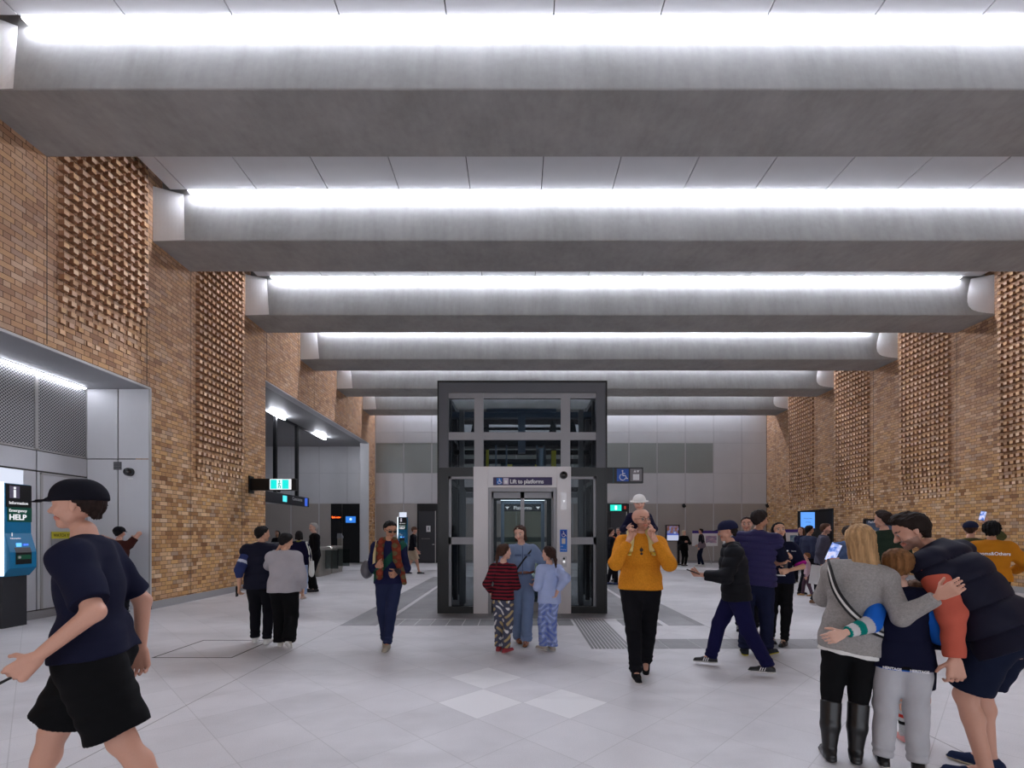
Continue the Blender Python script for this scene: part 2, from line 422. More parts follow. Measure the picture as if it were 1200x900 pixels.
for k in range(-3, 7):
    y0 = P0 + PITCH * k
    ya = y0 - PITCH + 1.16; yb = y0 + .095
    if k == 6: yb = YB - .26; y0 = YB - .36
    ceiling_bay(ya, yb)
    # continuous strip light in the slot between the panels and the beam
    a0, b0 = XL + .63, XR - .78
    root = empty('strip_light', ((a0 + b0) / 2, y0 + .17, CEI - .01), category='ceiling light')
    hs = MB().box(a0 - root.location.x, b0 - root.location.x, -.072, .034, .012, .03).build('housing', M_GREY, root)
    xs = [a0] + [x for x in XS if a0 + .1 < x < b0 - .1] + [b0]; m = MB()
    for a, b in zip(xs[:-1], xs[1:]): m.box(a + .004 - root.location.x, b - .004 - root.location.x, -.046, .046, .0, .012)
    m.build('diffuser', M_STRIP, root)
    order = ['first', 'second', 'third', 'fourth', 'fifth', 'sixth']
    root['label'] = ('continuous white strip light above the %s concrete beam seen from the front' % order[k]) if 0 <= k < 6 else \
        ('white strip light washing the top of the far panel wall' if k == 6 else 'white strip light over a beam behind the viewer, number %s back' % ['', 'one', 'two', 'three'][-k])
    root['group'] = 'strip lights over the concrete beams'
S(MB().box(XL - .3, XR + .3, -9, 26, 9.4, 9.6).build('ceiling', M_BLACKM))

# ---------------------------------------------------------------- far wall of metal panels
w_ = MB(); w_.box(-13.6, XR + .3, YB + .03, YB + .3, 0, 9.4)
S(w_.build('wall_back', M_JOINT))
zr = [(.12, 3.10, 1), (3.13, 4.69, 0), (4.72, 6.27, 0), (6.30, 6.84, 0), (6.85, 9.3, 0)]
X0 = 0.0; off = (737 - 606) * YB / FPX     # a joint at x = 5.87
cols = [off + 1.478 * k for k in range(-14, 5)]
cols = [c for c in cols if c > -13.6] + [XR]
pm = MB(); pg = MB()
for a, b in zip(cols[:-1], cols[1:]):
    for ri, (z0, z1, d_) in enumerate(zr):
        g_ = .03 if b - a > 1.2 else .03
        dark = ri == 2 and -6.8 < (a + b) / 2 < 10.5
        (pg if dark else pm).box(a + g_, b - g_, YB - .02, YB + .03, z0, z1, d_)
S(pm.build('wall_back_panels', [M_PANEL, M_PANEL_D])); S(pg.build('wall_back_glazed_panels', M_GPANEL))
fr = MB()
for a in cols[1:-1]: fr.box(a - .03, a + .03, YB + .0, YB + .031, .1, 9.3)
for z in (3.115, 4.705, 6.285): fr.box(-13.5, XR, YB + .0, YB + .031, z - .022, z + .022)
S(fr.build('trim_2', M_WPANEL))
S(MB().box(-13.6, XR, YB - .05, YB + .03, 0, .1).build('baseboard_back', M_STONE))
# unseen wall behind the viewer, gap below added to let in fill light
S(MB().box(XL - .3, XR + .3, -9.3, -9, 5.5, 9.6).build('wall_front', M_PANEL))

# ---------------------------------------------------------------- deep opening in the left wall (gate line)
m = MB(); m.box(-13.6, XL - T + .0, 14.0, YB, 6.10, 6.3); S(m.build('ceiling_gate_recess', panel_mat('recess_ceiling', (140, 140, 142), .45, .1)))
m = MB(); m.box(-13.75, -13.5, 14.0, YB, 0, 6.1); m.box(-13.6, XL - T, 14.0, 14.3, 0, 6.1); S(m.build('wall_gate_recess', M_DPANEL))
m = MB(); m.box(XL - T - .16, XL - .012, 24.37, 24.4, 0.12, 6.1); m.box(XL - .30, XL - .01, 14.34, 24.4, 6.07, 6.1); S(m.build('trim_3', M_WPANEL))
tr = empty('track_light', (-9.26, 19.0, 6.02), label='black ceiling track with two white linear lamps above the gate line', category='track light')
MB().box(-.05, .05, -4.6, 4.3, 0, .08).build('track', M_BLACK, tr)
for ya in (-1.1, 2.9):
    MB().box(.125, .205, ya, ya + 1.0, -.03, .03).build('lamp_head', emit((240, 244, 255), 110, 'lamp_glow'), tr)
    MB().box(.22, .30, ya + .2, ya + .3, -.05, .03).build('spot_head', emit((240, 244, 255), 6, 'lamp_glow'), tr)

# black door set in the recess, with a red and a blue display
def wx(px, Y): return (px - CX) * Y / FPX
def wz(py, Y): return CAMZ + (CY - py) * Y / FPX
Yp = YB - .03
dr = empty('door_1', ((wx(388, Yp) + wx(421.5, Yp)) / 2, Yp, 0)); S(dr)
hw = .75
MB().box(-hw, -.17, -.03, 0, .0, 3.1).build('door_leaf', M_BLACKM, dr)
MB().box(-.15, hw, -.035, 0, .0, 3.1).build('door_leaf', M_BLACK, dr)
t = empty('led_display', (wx(394.5, Yp), Yp - .06, wz(606, Yp)), label='small orange dot-matrix display on the black doors beyond the gates', category='display')
MB().cbox(-.24, .24, 0, .03, -.09, .09, .005).build('casing', M_BLACK, t)
text('Exit now', .13, (0, -.005, -.05), emit((255, 90, 30), 5), t, align='CENTER', name='glowing_lettering')
t = empty('wall_screen', (wx(411.5, Yp), Yp - .07, wz(609, Yp)), label='small blue screen on the black doors beyond the gates', category='screen')
MB().cbox(-.30, .30, 0, .03, -.2, .2, .005).build('casing', M_BLACK, t)
MB().box(-.26, .26, -.006, 0, -.16, .17).build('screen', emit((40, 110, 200), 1.2), t)
MB().dome((0, -.006, .02), .07, (0, -1, 0), squash=.2).build('emblem', emit((180, 220, 255), 1.2), t)

# service doors in the far wall either side of the lift
def far_door(n, xa, xb, leaf_from, leaf_to, parts=True):
    root = empty('door_%d' % n, ((xa + xb) / 2, YB - .03, 0)); S(root); cx = (xa + xb) / 2
    MB().box(xa - cx, xb - cx, -.04, 0, 2.74, 3.1).build('door_header', M_BLACK, root)
    MB().box(xa - cx, xb - cx, -.03, 0, 0, 2.74).build('door_frame', M_BLACKM, root)
    l = MB().box(leaf_from - cx, leaf_to - cx, -.05, -.03, .02, 2.70).build('door_leaf', M_DGREY, root)
    MB().box(leaf_to - cx - .16, leaf_to - cx - .05, -.08, -.05, .95, .99).build('door_handle', M_STEEL, l)
    MB().box(leaf_to - cx - .02, leaf_to - cx + .02, -.07, -.03, 0, 2.72).build('door_edge', M_STEEL, root)
    return root
d2 = far_door(2, wx(489, Yp), wx(530, Yp), wx(491, Yp), wx(510.5, Yp))
no = empty('notice', (wx(502.3, Yp), Yp - .075, wz(619.5, Yp)), label='small white notice fixed to the dark door left of the lift', category='notice')
MB().box(-.11, .11, 0, .01, -.17, .15).build('sheet', M_WHITE, no)
MB().box(-.025, .025, -.003, 0, -.08, .08).build('arrow_mark', M_GREY, no)
text('NO ENTRY', .09, (wx(499, Yp) - d2.location.x, -.053, wz(632, Yp)), flat((150, 145, 140), .6), d2, align='CENTER')
d3 = far_door(3, wx(706, Yp), wx(737, Yp), wx(716, Yp), wx(734, Yp))
ex = empty('exit_sign', (wx(722.5, YB), YB - .16, wz(595, YB)), label='lit teal exit sign over the door right of the lift', category='exit sign')
MB().cbox(-.52, .55, 0, .12, -.22, .22, .01).build('casing', M_BLACKM, ex)
MB().box(-.36, .22, -.01, 0, -.17, .15).build('lit_face', emit((20, 200, 180), 1.3), ex)
MB().box(-.12, -.01, -.016, -.01, -.12, .1).build('running_figure', emit((220, 255, 250), 1.4), ex)
MB().box(.36, .46, -.012, 0, -.08, .08).build('red_mark', emit((170, 50, 40), .8), ex)

# ---------------------------------------------------------------- near alcove in the left wall
XA = -8.75; YE = 9.84; ZA = 4.50
m = MB(); m.box(XA - .2, XA - .01, 3.6, YE + .2, 0, ZA + .2)
m.box(XA - .2, XL - T, YE + .01, YE + .2, 0, ZA + .2); S(m.build('wall_alcove', M_JOINT))
m = MB()
yj = [3.6, 5.2, 7.02, 8.80, YE]
for a, b in zip(yj[:-1], yj[1:]):
    m.box(XA - .01, XA + .012, a + .012, b - .012, 2.70, 3.05)
    m.box(XA - .01, XA + .012, a + .012, b - .012, .16, 2.67)
m.box(XA + .02, XL - .66, YE - .012, YE + .01, 3.07, ZA - .02); m.box(XL - .635, XL - .02, YE - .012, YE + .01, 3.07, ZA - .02)
m.box(XA + .02, XL - .66, YE - .012, YE + .01, .0, 3.05); m.box(XL - .635, XL - .02, YE - .012, YE + .01, .0, 3.05)
S(m.build('wall_alcove_panels', M_PANEL))
m = MB()
for a, b in zip(yj[:-1], yj[1:]): m.box(XA - .01, XA + .012, a + .04, b - .04, 3.10, ZA - .06)
S(m.build('wall_alcove_perforated_panels', perforated_mat()))
m = MB()
for y in yj[1:]: m.box(XA - .008, XA + .02, y - .03, y + .03, 3.07, ZA - .01)
m.box(XA - .008, XA + .02, 3.6, YE, 3.065, 3.095)
m.box(XA + .012, XA + .03, 8.86, 8.90, .16, 2.66); m.box(XA + .012, XA + .03, 8.86, YE - .03, 2.63, 2.66)
S(m.build('trim_4', M_STEEL))
S(MB().box(XA, XA + .05, 3.6, YE, 0, .14).build('baseboard_alcove', M_STONE))
m = MB(); m.box(XA, XL - .02, 3.6, 6.95, ZA - .015, ZA + .1); m.box(XA, XL - .02, 6.96, YE, ZA - .015, ZA + .1)
S(m.build('ceiling_alcove', M_DPANEL))
m = MB(); m.box(XL - .02, XL + .012, 3.6, YE, ZA - .025, ZA + .015); m.box(XL - .02, XL + .012, YE - .02, YE + .02, 0.0, ZA); S(m.build('trim_5', M_STEEL))
t = empty('wall_light', (XA + .05, 7.6, ZA - .03), label='slim white strip light along the top of the metal alcove', category='wall light')
MB().box(-.03, .05, -2.6, 2.15, 0, .03).build('housing', M_STEEL, t); MB().box(-.02, .045, -2.6, -.55, -.02, 0).build('diffuser', emit((238, 242, 255), 16, 'alcove_glow'), t)
MB().box(-.02, .045, -.3, 2.12, -.02, 0).build('diffuser', emit((238, 242, 255), 16, 'alcove_glow'), t)
t = empty('warning_plate', (XA + .02, 9.40, 1.45), rz=PI / 2, label='yellow and grey WATCH YOUR STEP plate on the alcove door', category='sign')
MB().box(-.33, .33, -.012, 0, .0, .13).build('yellow_plate', flat((226, 214, 60), .5), t)
MB().box(-.33, .33, -.012, 0, -.2, -.004).build('grey_plate', flat((168, 168, 170), .5), t)
text('WATCH YOUR STEP', .085, (0, -.013, .035), flat((70, 66, 10), .6), t, align='CENTER', sx=.78)
text('ACO SUPPLY ROOM', .045, (0, -.013, -.09), M_BLACK, t, align='CENTER', sx=.75); text('ROOM 01 101', .04, (0, -.013, -.145), M_BLACK, t, align='CENTER', sx=.75)
t = empty('door_lock', (XA + .013, 8.98, .98), label='small round lock on the metal alcove door', category='lock')
MB().tube((0, 0, 0), (.03, 0, 0), .03, 14).build('lock_body', M_STEEL, t)
MB().box(.03, .034, -.004, .004, -.015, .015).build('keyhole', M_BLACK, t)
t = empty('security_camera', (wx(153.5, YE), YE - .012, wz(553.5, YE)), label='black dome camera on the metal end wall of the alcove', category='camera')
MB().tube((0, 0, 0), (0, -.06, 0), .085, 18).build('mount', M_BLACKM, t); MB().dome((0, -.06, 0), .085, (.2, -1, -.35), n=20, m=8).build('dome', flat((12, 12, 14), .12, spec=.8), t, smooth=True)
MB().box(-.05, .05, -.006, 0, -.145, -.12).build('plate', M_WHITE, t)
t = empty('vent_plate', (wx(138.5, YE), YE - .012, wz(546, YE)), label='small dark square grille high on the alcove end wall', category='grille')
g = MB().box(-.08, .08, -.008, 0, -.08, .08)
g.build('backing', M_DGREY, t); g = MB()
for i in range(6): g.box(-.075, .075, -.014, -.008, -.07 + i * .026, -.058 + i * .026)
g.build('slats', M_GREY, t)

# ---------------------------------------------------------------- information pillars
def info_pillar(x, y, rz, label, s=1.0):
    root = empty('information_pillar', (x, y, 0), rz, label=label, category='help point', group='teal information and emergency help pillars')
    teal = flat((6, 112, 156), .4)
    MB().cbox(-.2, .2, -.05, .18, 0, .86, .01).build('base', flat((38, 38, 42), .5), root)
    prof = [(.18, .84), (-.07, .84), (-.19, .98), (-.19, 1.24), (-.10, 1.55), (-.09, 2.37), (.18, 2.37)]
    MB().prism(prof, 0, -.22, .22).build('body', teal, root, bevel=.008)
    MB().box(-.245, -.222, -.1, -.05, .86, 2.38).build('light_edge', emit((235, 244, 255), 2.2), root); MB().box(-.24, -.222, -.05, .17, .86, 2.38).build('side_cover', M_BLACK, root)
    MB().box(-.18, .18, .0, .05, 2.37, 2.62).build('lit_top', emit((225, 232, 250), .85), root)
    MB().box(-.19, .222, -.099, -.091, 1.98, 2.36).build('black_panel', M_BLACK, root)
    MB().box(-.17, .222, -.103, -.098, 1.74, 1.98).build('green_panel', flat((12, 84, 66), .4), root)
    ic = MB().box(-.14, .02, -.104, -.099, 2.13, 2.33).build('icon_plate', flat((104, 96, 118), .5), root)
    text('i', .26, (-.06, -.106, 2.145), M_LW, root, align='CENTER', bold=.006)
    text('Information', .068, (-.15, -.106, 2.03), M_LW, root, sx=.95)
    text('Emergency', .068, (-.15, -.106, 1.905), M_LW, root, sx=.95)
    text('HELP', .125, (-.15, -.106, 1.775), M_LW, root, bold=.003, sx=1.0)
    text('i', .09, (-.12, -.112, 1.34 + .16), M_LW, root, bold=.002); text('Information', .035, (-.15, -.125, 1.455), M_LW, root)
    v = [(-.13, -.196, 1.02), (.13, -.196, 1.02), (.13, -.196, 1.23), (-.13, -.196, 1.23), (-.13, -.125, 1.465), (.13, -.125, 1.465)]
    MB().add([(-.13, -.194, 1.04), (.13, -.194, 1.04), (.13, -.194, 1.235), (-.13, -.194, 1.235), (.13, -.128, 1.44), (-.13, -.128, 1.44)], [(0, 1, 2, 3), (3, 2, 4, 5)]).build('touch_panel', M_BLACK, root)
    MB().box(-.09, -.01, -.165, -.155, 1.33, 1.39).build('screen', emit((90, 170, 240), 1.6), root)
    MB().box(.02, .1, -.168, -.155, 1.345, 1.375).build('screen', emit((60, 110, 230), 1.4), root)
    MB().box(-.11, .11, -.198, -.19, 1.12, 1.19).build('green_strip', flat((16, 90, 60), .4), root)
    MB().tube((-.08, -.196, 1.155), (-.08, -.21, 1.155), .022, 12).build('call_button', M_STEEL, root)
    return root
info_pillar(-8.39, 8.04, PI / 2, 'teal information and emergency help pillar in the near alcove')
info_pillar(wx(472, 24.6), 24.6, 0, 'teal information and emergency help pillar before the far panel wall')

# ---------------------------------------------------------------- signs over the gate line
Ys = 13.55
t = empty('projecting_sign', (wx(322, Ys), Ys, wz(568, Ys)), label='black sign with a lit teal exit panel projecting from the brick wall', category='sign')
qx = lambda px: wx(px, Ys) - t.location.x
hz = .165
MB().cbox(XL - t.location.x + .02, qx(348), -.08, .08, -hz, hz, .01).build('casing', M_BLACK, t)
MB().box(XL - t.location.x, XL - t.location.x + .03, -.12, .12, -.24, .24).build('wall_bracket', M_BLACK, t)
MB().box(qx(318), qx(343), -.09, -.08, -.145, .15).build('white_border', M_LW, t)
MB().box(qx(319), qx(340), -.096, -.09, -.125, .13).build('lit_face', emit((0, 190, 182), 1.5), t)
q = qx(329.5)
MB().box(q - .075, q + .075, -.099, -.096, -.135, .14).build('door_symbol', emit((200, 250, 245), 1.3), t)
f_ = MB().dome((q, -.10, .09), .026, (0, -1, 0), squash=.3)
f_.path([(q, -.10, .06), (q - .01, -.10, -.02), (q + .035, -.10, -.055), (q + .018, -.10, -.11)], .013, 6); f_.path([(q - .01, -.10, -.02), (q - .035, -.10, -.11)], .013, 6)
f_.path([(q - .045, -.10, .0), (q, -.10, .045), (q + .045, -.10, .01)], .01, 6); f_.build('running_figure', emit((0, 150, 140), 1.0), t)
MB().dome((qx(327), 0, -hz), .05, (0, 0, -1)).build('sensor', M_BLACK, t)
t2 = empty('hanging_sign', (-9.2, 19.2, 2.90), PI / 2, label='long black sign with concourse lettering hanging on two poles over the gates', category='sign')
MB().cbox(-1.95, 2.05, -.07, .07, -.2, .2, .01).build('casing', flat((34, 34, 40), .4), t2)
MB().box(-.35, -.02, -.08, -.07, -.11, .13).build('lit_face', emit((70, 200, 215), 1.4), t2)
text('Concourse', .2, (.45, -.075, -.0), M_TXTW, t2, sx=1.0)
MB().box(1.6, 1.85, -.08, -.07, -.17, .17).build('blue_plate', emit((50, 90, 200), 1.0), t2)
for xx in (-.8, 1.0):
    MB().box(xx - .06, xx + .06, -.06, .06, .2, 6.015 - 2.9).build('hanger', M_BLACK, t2)
# ---------------------------------------------------------------- ticket gates and posts
def gate(px, Y, lab):
    r = empty('ticket_gate', (wx(px, Y), Y, 0), label=lab, category='ticket gate', group='steel ticket gates')
    MB().cbox(-.14, .14, -.55, .55, 0, .98, .03).build('cabinet', flat((150, 146, 138), .35, .6), r)
    m = MB(); m.prism([(-.6, .96), (-.5, 1.05), (.5, 1.05), (.6, .96)], 0, -.12, .12); m.build('top', flat((176, 172, 166), .3, .6), r)
    MB().box(.14, .62, -.03, -.01, .25, .93).build('glass_paddle', glass((.5, .55, .55), .3), r)
    return r
gate(377, 17.8, 'brushed steel ticket gate just right of the man in black')
g2 = gate(391.5, 19.2, 'brushed steel ticket gate with dark glass flap nearest the black doors')
r = empty('reader_post', (wx(398.5, 21.6), 21.6, 0), label='tall steel card reader post in front of the black doors', category='reader post')
MB().cbox(-.1, .1, -.07, .07, 0, 1.35, .01).build('post', flat((150, 144, 134), .35, .6), r)
MB().prism([(-.14, 1.33), (.12, 1.33), (.12, 1.4), (-.1, 1.55)], 0, -.09, .11).build('reader_head', M_GREY, r)
rc = empty('counter', (wx(330, 17.2), 17.2, 0), label='low dark counter behind the gate line', category='counter')
MB().cbox(-1.5, .6, -.3, .3, 0, 1.18, .02).build('counter_body', M_BLACKM, rc); MB().box(-1.55, .65, -.35, .35, 1.18, 1.22).build('counter_top', M_GREY, rc)

# ---------------------------------------------------------------- the lift
LY = 9.35; LXa, LXb = wx(512.5, LY), wx(711.6, LY); LC = (LXa + LXb) / 2; LZ = wz(446, LY); LD = 2.9
lift = empty('lift', (LC, LY, 0), label='freestanding glass and black steel lift tower in the middle of the hall', category='lift')
lx = lambda px: wx(px, LY) - LC
lz = lambda py: wz(py, LY)
MF = panel_mat('lift_frame_grey', (88, 88, 92), .4, .4); MFL = panel_mat('lift_rail_grey', (142, 140, 142), .4, .4); MFB = panel_mat('lift_frame_black', (24, 23, 22), .3, .2)
GL = glass((.62, .66, .68), .16, 'smoked_lift_glass'); GLT = glass((.9, .93, .93), .05, 'clear_lift_glass')
a, b = lx(512.5), lx(711.6)
for yy in (0.0, LD):
    m = MB(); m.box(a, a + .03, yy, yy + .2, 0, LZ); m.box(b - .03, b, yy, yy + .2, 0, LZ); m.box(a, b, yy, yy + .2, LZ - .035, LZ)
    build_each(m, 'outer_edge', MFB, lift)
m = MB(); m.box(a + .03, lx(525.4), .012, .2, lz(548), LZ - .035, 0); m.box(lx(699), b - .03, .012, .2, lz(548), LZ - .035)
m.box(lx(525.4), lx(699), .012, .2, lz(459.6), LZ - .035); build_each(m, 'upper_frame', MF, lift)
m = MB(); m.box(a + .03, lx(525.4), .012, .2, 0, lz(548)); m.box(lx(699), b - .03, .012, .2, 0, lz(548))
m.box(lx(525.4), lx(555), .012, .2, lz(558), lz(547.5)); m.box(lx(669), lx(699), .012, .2, lz(558), lz(547.5))
m.box(lx(525.4), lx(555), .012, .2, 0, lz(711)); m.box(lx(669), lx(699), .012, .2, 0, lz(711)); build_each(m, 'lower_frame', MFB, lift)
m = MB(); m.box(lx(555.6), lx(566.4), .03, .12, lz(547), lz(460)); m.box(lx(657.6), lx(668.4), .03, .12, lz(547), lz(460)); build_each(m, 'mullion', MFL, lift)
m = MB(); m.box(lx(525.4), lx(555.6), .04, .11, lz(515), lz(506)); m.box(lx(566.4), lx(657.6), .04, .11, lz(515), lz(506)); m.box(lx(668.4), lx(699), .04, .11, lz(515), lz(506))
m.box(lx(525.4), lx(699), .05, .12, lz(466), lz(459.6)); build_each(m, 'transom', MFL, lift)
for (p, q) in ((525.4, 555), (669, 699)):
    m = MB(); m.box(lx(p), lx(q), .06, .11, lz(638), lz(629.6)); m.box(lx(p), lx(q), .06, .11, lz(561), lz(558))
    if p < 600: m.box(lx(p), lx(p) + .05, .06, .11, lz(711), lz(558))
    else: m.box(lx(q) - .05, lx(q), .06, .11, lz(711), lz(558))
    build_each(m, 'side_window_frame', MFL, lift)
    MB().box(lx(p), lx(q), .08, .088, lz(711), lz(558)).build('window_pane', GL, lift)
MB().box(lx(525.4), lx(699), .07, .078, lz(547), lz(460)).build('window_pane', GL, lift)
# stainless door surround
m = MB(); yf = -.03
m.box(lx(555), lx(572), yf, .2, 0, lz(547)); m.box(lx(652.4), lx(669), yf, .2, 0, lz(547)); m.box(lx(572), lx(652.4), yf, .2, lz(571.5), lz(547))
sur = m.build('door_surround', panel_mat('stainless_surround', (214, 210, 210), .42, .15), lift, bevel=.006)
m = MB(); m.box(lx(572), lx(576), .0, .25, 0, lz(571.5)); m.box(lx(648.6), lx(652.4), .0, .25, 0, lz(571.5)); m.box(lx(576), lx(648.6), .0, .25, lz(576), lz(571.5))
build_each(m, 'door_jamb', MFL, lift)
GD = glass((.72, .76, .77), .14, 'door_glass')
def leaf(x0, x1, meet, y, name='door', st=.03, top=.12, bot=.20, mat=MFL):
    m = MB(); zt = lz(576)
    m.box(x0, x0 + (st if not meet == 'l' else .035), y, y + .04, 0.01, zt); m.box(x1 - (st if not meet == 'r' else .035), x1, y, y + .04, .01, zt)
    m.box(x0, x1, y, y + .04, zt - top, zt); m.box(x0, x1, y, y + .04, .01, bot)
    o = m.build(name, mat, lift); MB().box(x0 + .02, x1 - .02, y + .016, y + .024, bot, zt - top).build('door_glass', GD, o)
    return o
leaf(lx(576), lx(612.2), 'r', .14); leaf(lx(612.4), lx(648.6), 'l', .14)
# car behind the doors, open to its far glass door
MD = flat((26, 30, 36), .4, .2); MN = flat((34, 44, 54), .35, .3); MBS = flat((108, 122, 138), .3, .6)
ca, cb = -.78, .84; cy0, cy1 = .34, 2.3
m = MB(); m.box(ca, ca + .04, cy0, cy1, .02, 2.35); m.box(cb - .04, cb, cy0, cy1, .02, 2.35); m.box(ca, cb, cy0, cy1, 2.33, 2.42); m.box(ca, cb, cy0, cy1, -.0, .03)
m.box(ca, lx(581), cy0, cy0 + .05, 1.0, 2.35); m.box(lx(642), cb, cy0, cy0 + .05, 1.0, 2.35); m.box(ca, cb, cy0, cy0 + .05, 2.22, 2.4)
car = m.build('car', MD, lift)
fr = MB(); zA = 2.28
f0, f1 = wx(587, LY + cy1) - LC, wx(638, LY + cy1) - LC
fr.box(f0, f0 + .08, cy1, cy1 + .06, 0, zA); fr.box(f1 - .08, f1, cy1, cy1 + .06, 0, zA); fr.box(f0, f1, cy1, cy1 + .06, zA - .02, zA + .05); fr.box(f0, f1, cy1, cy1 + .06, 0, .25)
fr.build('car_door_frame', MBS, lift)
MB().box(f0 + .08, f1 - .08, cy1 - .01, cy1 + .05, zA - .20, zA - .02).build('car_header', MD, lift)
text('Platforms', .115, ((f0 + f1) / 2, cy1 - .012, zA - .155), M_LW, lift, align='CENTER', sx=1.0)
for s_ in (-1, 1):
    xx = (f0 + f1) / 2 + s_ * .37; MB().prism([(xx - .05, zA - .09), (xx, zA - .15), (xx + .05, zA - .09)], 1, cy1 - .014, cy1 - .01).build('arrow_mark', M_LW, lift)
MB().box(f0 + .08, f1 - .08, cy1 + .02, cy1 + .026, .25, zA - .2).build('car_rear_glass', glass((.80, .88, .82), .06, 'green_tinted_glass'), lift)
MB().box(ca + .3, cb - .3, cy0 + .4, cy1 - .3, 2.318, 2.33).build('car_lamp', emit((235, 245, 255), 3.0), lift)
m = MB()
m.tube((ca + .09, cy0 + .3, .95), (ca + .09, cy1 - .3, .95), .02); build_each(m, 'handrail', M_STEEL, lift)
# rear and side steelwork of the tower
for yy in (LD - .0,):
    m = MB()
    for xx in (a + .03, lx(555), lx(658), b - .16): m.box(xx, xx + .13, yy, yy + .1, 0, LZ - .04)
    for zz in (lz(638), 2.6, lz(515) - .05, LZ - .18): m.box(a + .03, b - .03, yy + .01, yy + .09, zz, zz + .12)
    build_each(m, 'rear_frame', MF, lift)
m = MB()
for s_, xx in ((0, a + .05), (1, b - .15)):
    for yy in (.9, 1.9): m.box(xx, xx + .1, yy, yy + .1, 0, LZ - .04)
    for zz in (1.35, 2.6, 3.6, LZ - .16): m.box(xx + .01, xx + .09, .2, LD, zz, zz + .1)
build_each(m, 'side_frame', MF, lift)
for xx in (a + .02, b - .032): MB().box(xx, xx + .01, .2, LD, .05, LZ - .05).build('window_pane', GL, lift)
m = MB()
for xx in (lx(531), lx(686)): m.box(xx, xx + .10, 1.0, 1.1, 0, LZ - .3)
m.box(lx(536), lx(541), .7, .8, 0.1, 2.45); m.box(lx(541), lx(556), .75, .8, 2.3, 2.4); m.box(lx(683), lx(688), .7, .8, .1, 2.45); m.box(lx(668), lx(683), .75, .8, 2.3, 2.4)
build_each(m, 'guide_rail', MFL, lift)
# headroom machinery
m = MB(); m.box(a + .05, b - .05, 1.2, 1.4, LZ - .42, LZ - .30); m.box(-.08, .08, 1.1, 1.3, 3.3, LZ - .3); m.box(lx(566), lx(657), 1.05, 1.2, LZ - .33, LZ - .27); build_each(m, 'head_beam', MBS, lift)
m = MB(); m.box(a + .1, b - .1, 2.2, 2.5, 3.62, 3.78); m.box(a + .1, b - .1, 1.7, 1.8, 3.35, 3.45); m.box(-.9, .95, 1.5, 1.58, 3.88, 3.93)
for xx in (-1.05, .62, 1.05): m.prism([(xx - .10, 3.42), (xx + .16, 3.42), (xx + .10, 3.85), (xx + .02, 4.0)], 1, 1.0, 1.05)
build_each(m, 'headroom_steel', M_DGREY, lift)
m = MB(); m.box(ca, cb, .5, 2.2, 2.55, 2.9); m.box(ca, cb, .55, .65, 2.42, 2.52); m.box(-.45, .42, 1.0, 1.2, 2.95, 3.06); m.build('car_top', MN, lift)
m = MB()
for xx in (-.56, -.34, .30, .45): m.box(xx, xx + .035, .8, .86, 2.5, 3.4)
build_each(m, 'car_sling', MBS, lift)
MB().tube((.40, .7, 3.3), (.40, .7, 2.78), .10, 16).build('oil_tank', flat((150, 165, 180), .25, .6), lift)
MB().dome((.40, .62, 2.72), .055, (0, -1, 0)).build('gauge', M_WHITE, lift)
m = MB(); m.box(lx(567.5), lx(571), .5, .56, 2.9, 3.25); m.box(lx(594), lx(600), .45, .47, 2.86, 2.95); m.box(lx(628), lx(630), .5, .52, 2.72, 2.95); m.box(lx(650), lx(656), .9, .95, 2.95, 3.3); build_each(m, 'yellow_marker', flat((214, 210, 60), .5), lift)
m = MB()
for xx in (-.5, -.22, .05, .5): m.box(xx, xx + .16, .46, .5, 2.60, 2.625)
build_each(m, 'car_top_bracket', M_WHITE, lift)
# sign, call panels, dome camera: part of the lift front
sg = MB().box(lx(578), lx(646.8), yf - .02, yf, lz(568.8), lz(559.6)).build('lift_sign', flat((44, 26, 76), .4), lift)
MB().box(lx(582), lx(588.4), yf - .024, yf - .02, lz(567.8), lz(560.6)).build('blue_icon', flat((10, 104, 190), .4), sg)
wc = MB(); wheelchair(wc, lx(582.7), yf - .026, lz(567.3), .10); wc.build('wheelchair_symbol', M_TXTW, sg)
MB().box(lx(589.8), lx(596), yf - .024, yf - .02, lz(567.8), lz(560.6)).build('lift_icon', flat((200, 192, 210), .5), sg)
MB().box(lx(591.5), lx(594.4), yf - .027, yf - .024, lz(567), lz(563.4)).build('lift_symbol', M_WHITE, sg)
text('Lift to platforms', .112, (lx(597.6), yf - .022, lz(566.8)), M_TXTW, sg, sx=.885, bold=.0022)
cm = MB().tube((0, yf, 0), (0, yf - .03, 0), .075, 18).build('camera_mount', M_BLACKM, lift); cm.location = (lx(660.3), 0, lz(557.2))
MB().dome((0, yf - .03, 0), .07, (0, -1, -.1), n=20, m=8).build('camera_dome', flat((10, 10, 12), .1, spec=.9), cm, smooth=True)
MB().box(lx(657), lx(664), yf - .006, yf, lz(597), lz(577.5)).build('indicator_plate', flat((196, 192, 192), .35, .5), lift)
MB().prism([(lx(659.3), lz(586.4)), (lx(660.7), lz(589.2)), (lx(662.1), lz(586.4))], 1, yf - .012, yf - .006).build('indicator_arrow', M_LW, lift)
pl = MB().box(lx(656), lx(664.4), yf - .012, yf, lz(646.6), lz(620.6)).build('access_notice', flat((20, 110, 205), .4), lift)
MB().box(lx(656.8), lx(663.6), yf - .016, yf - .012, lz(629.5), lz(621.6)).build('blue_icon', flat((10, 50, 150), .4), pl)
wc = MB(); wheelchair(wc, lx(657.3), yf - .02, lz(629), .105); wc.build('wheelchair_symbol', M_TXTW, pl)
MB().box(lx(658), lx(662.3), yf - .016, yf - .012, lz(637.3), lz(630.8)).build('lift_icon', flat((205, 200, 190), .5), pl)
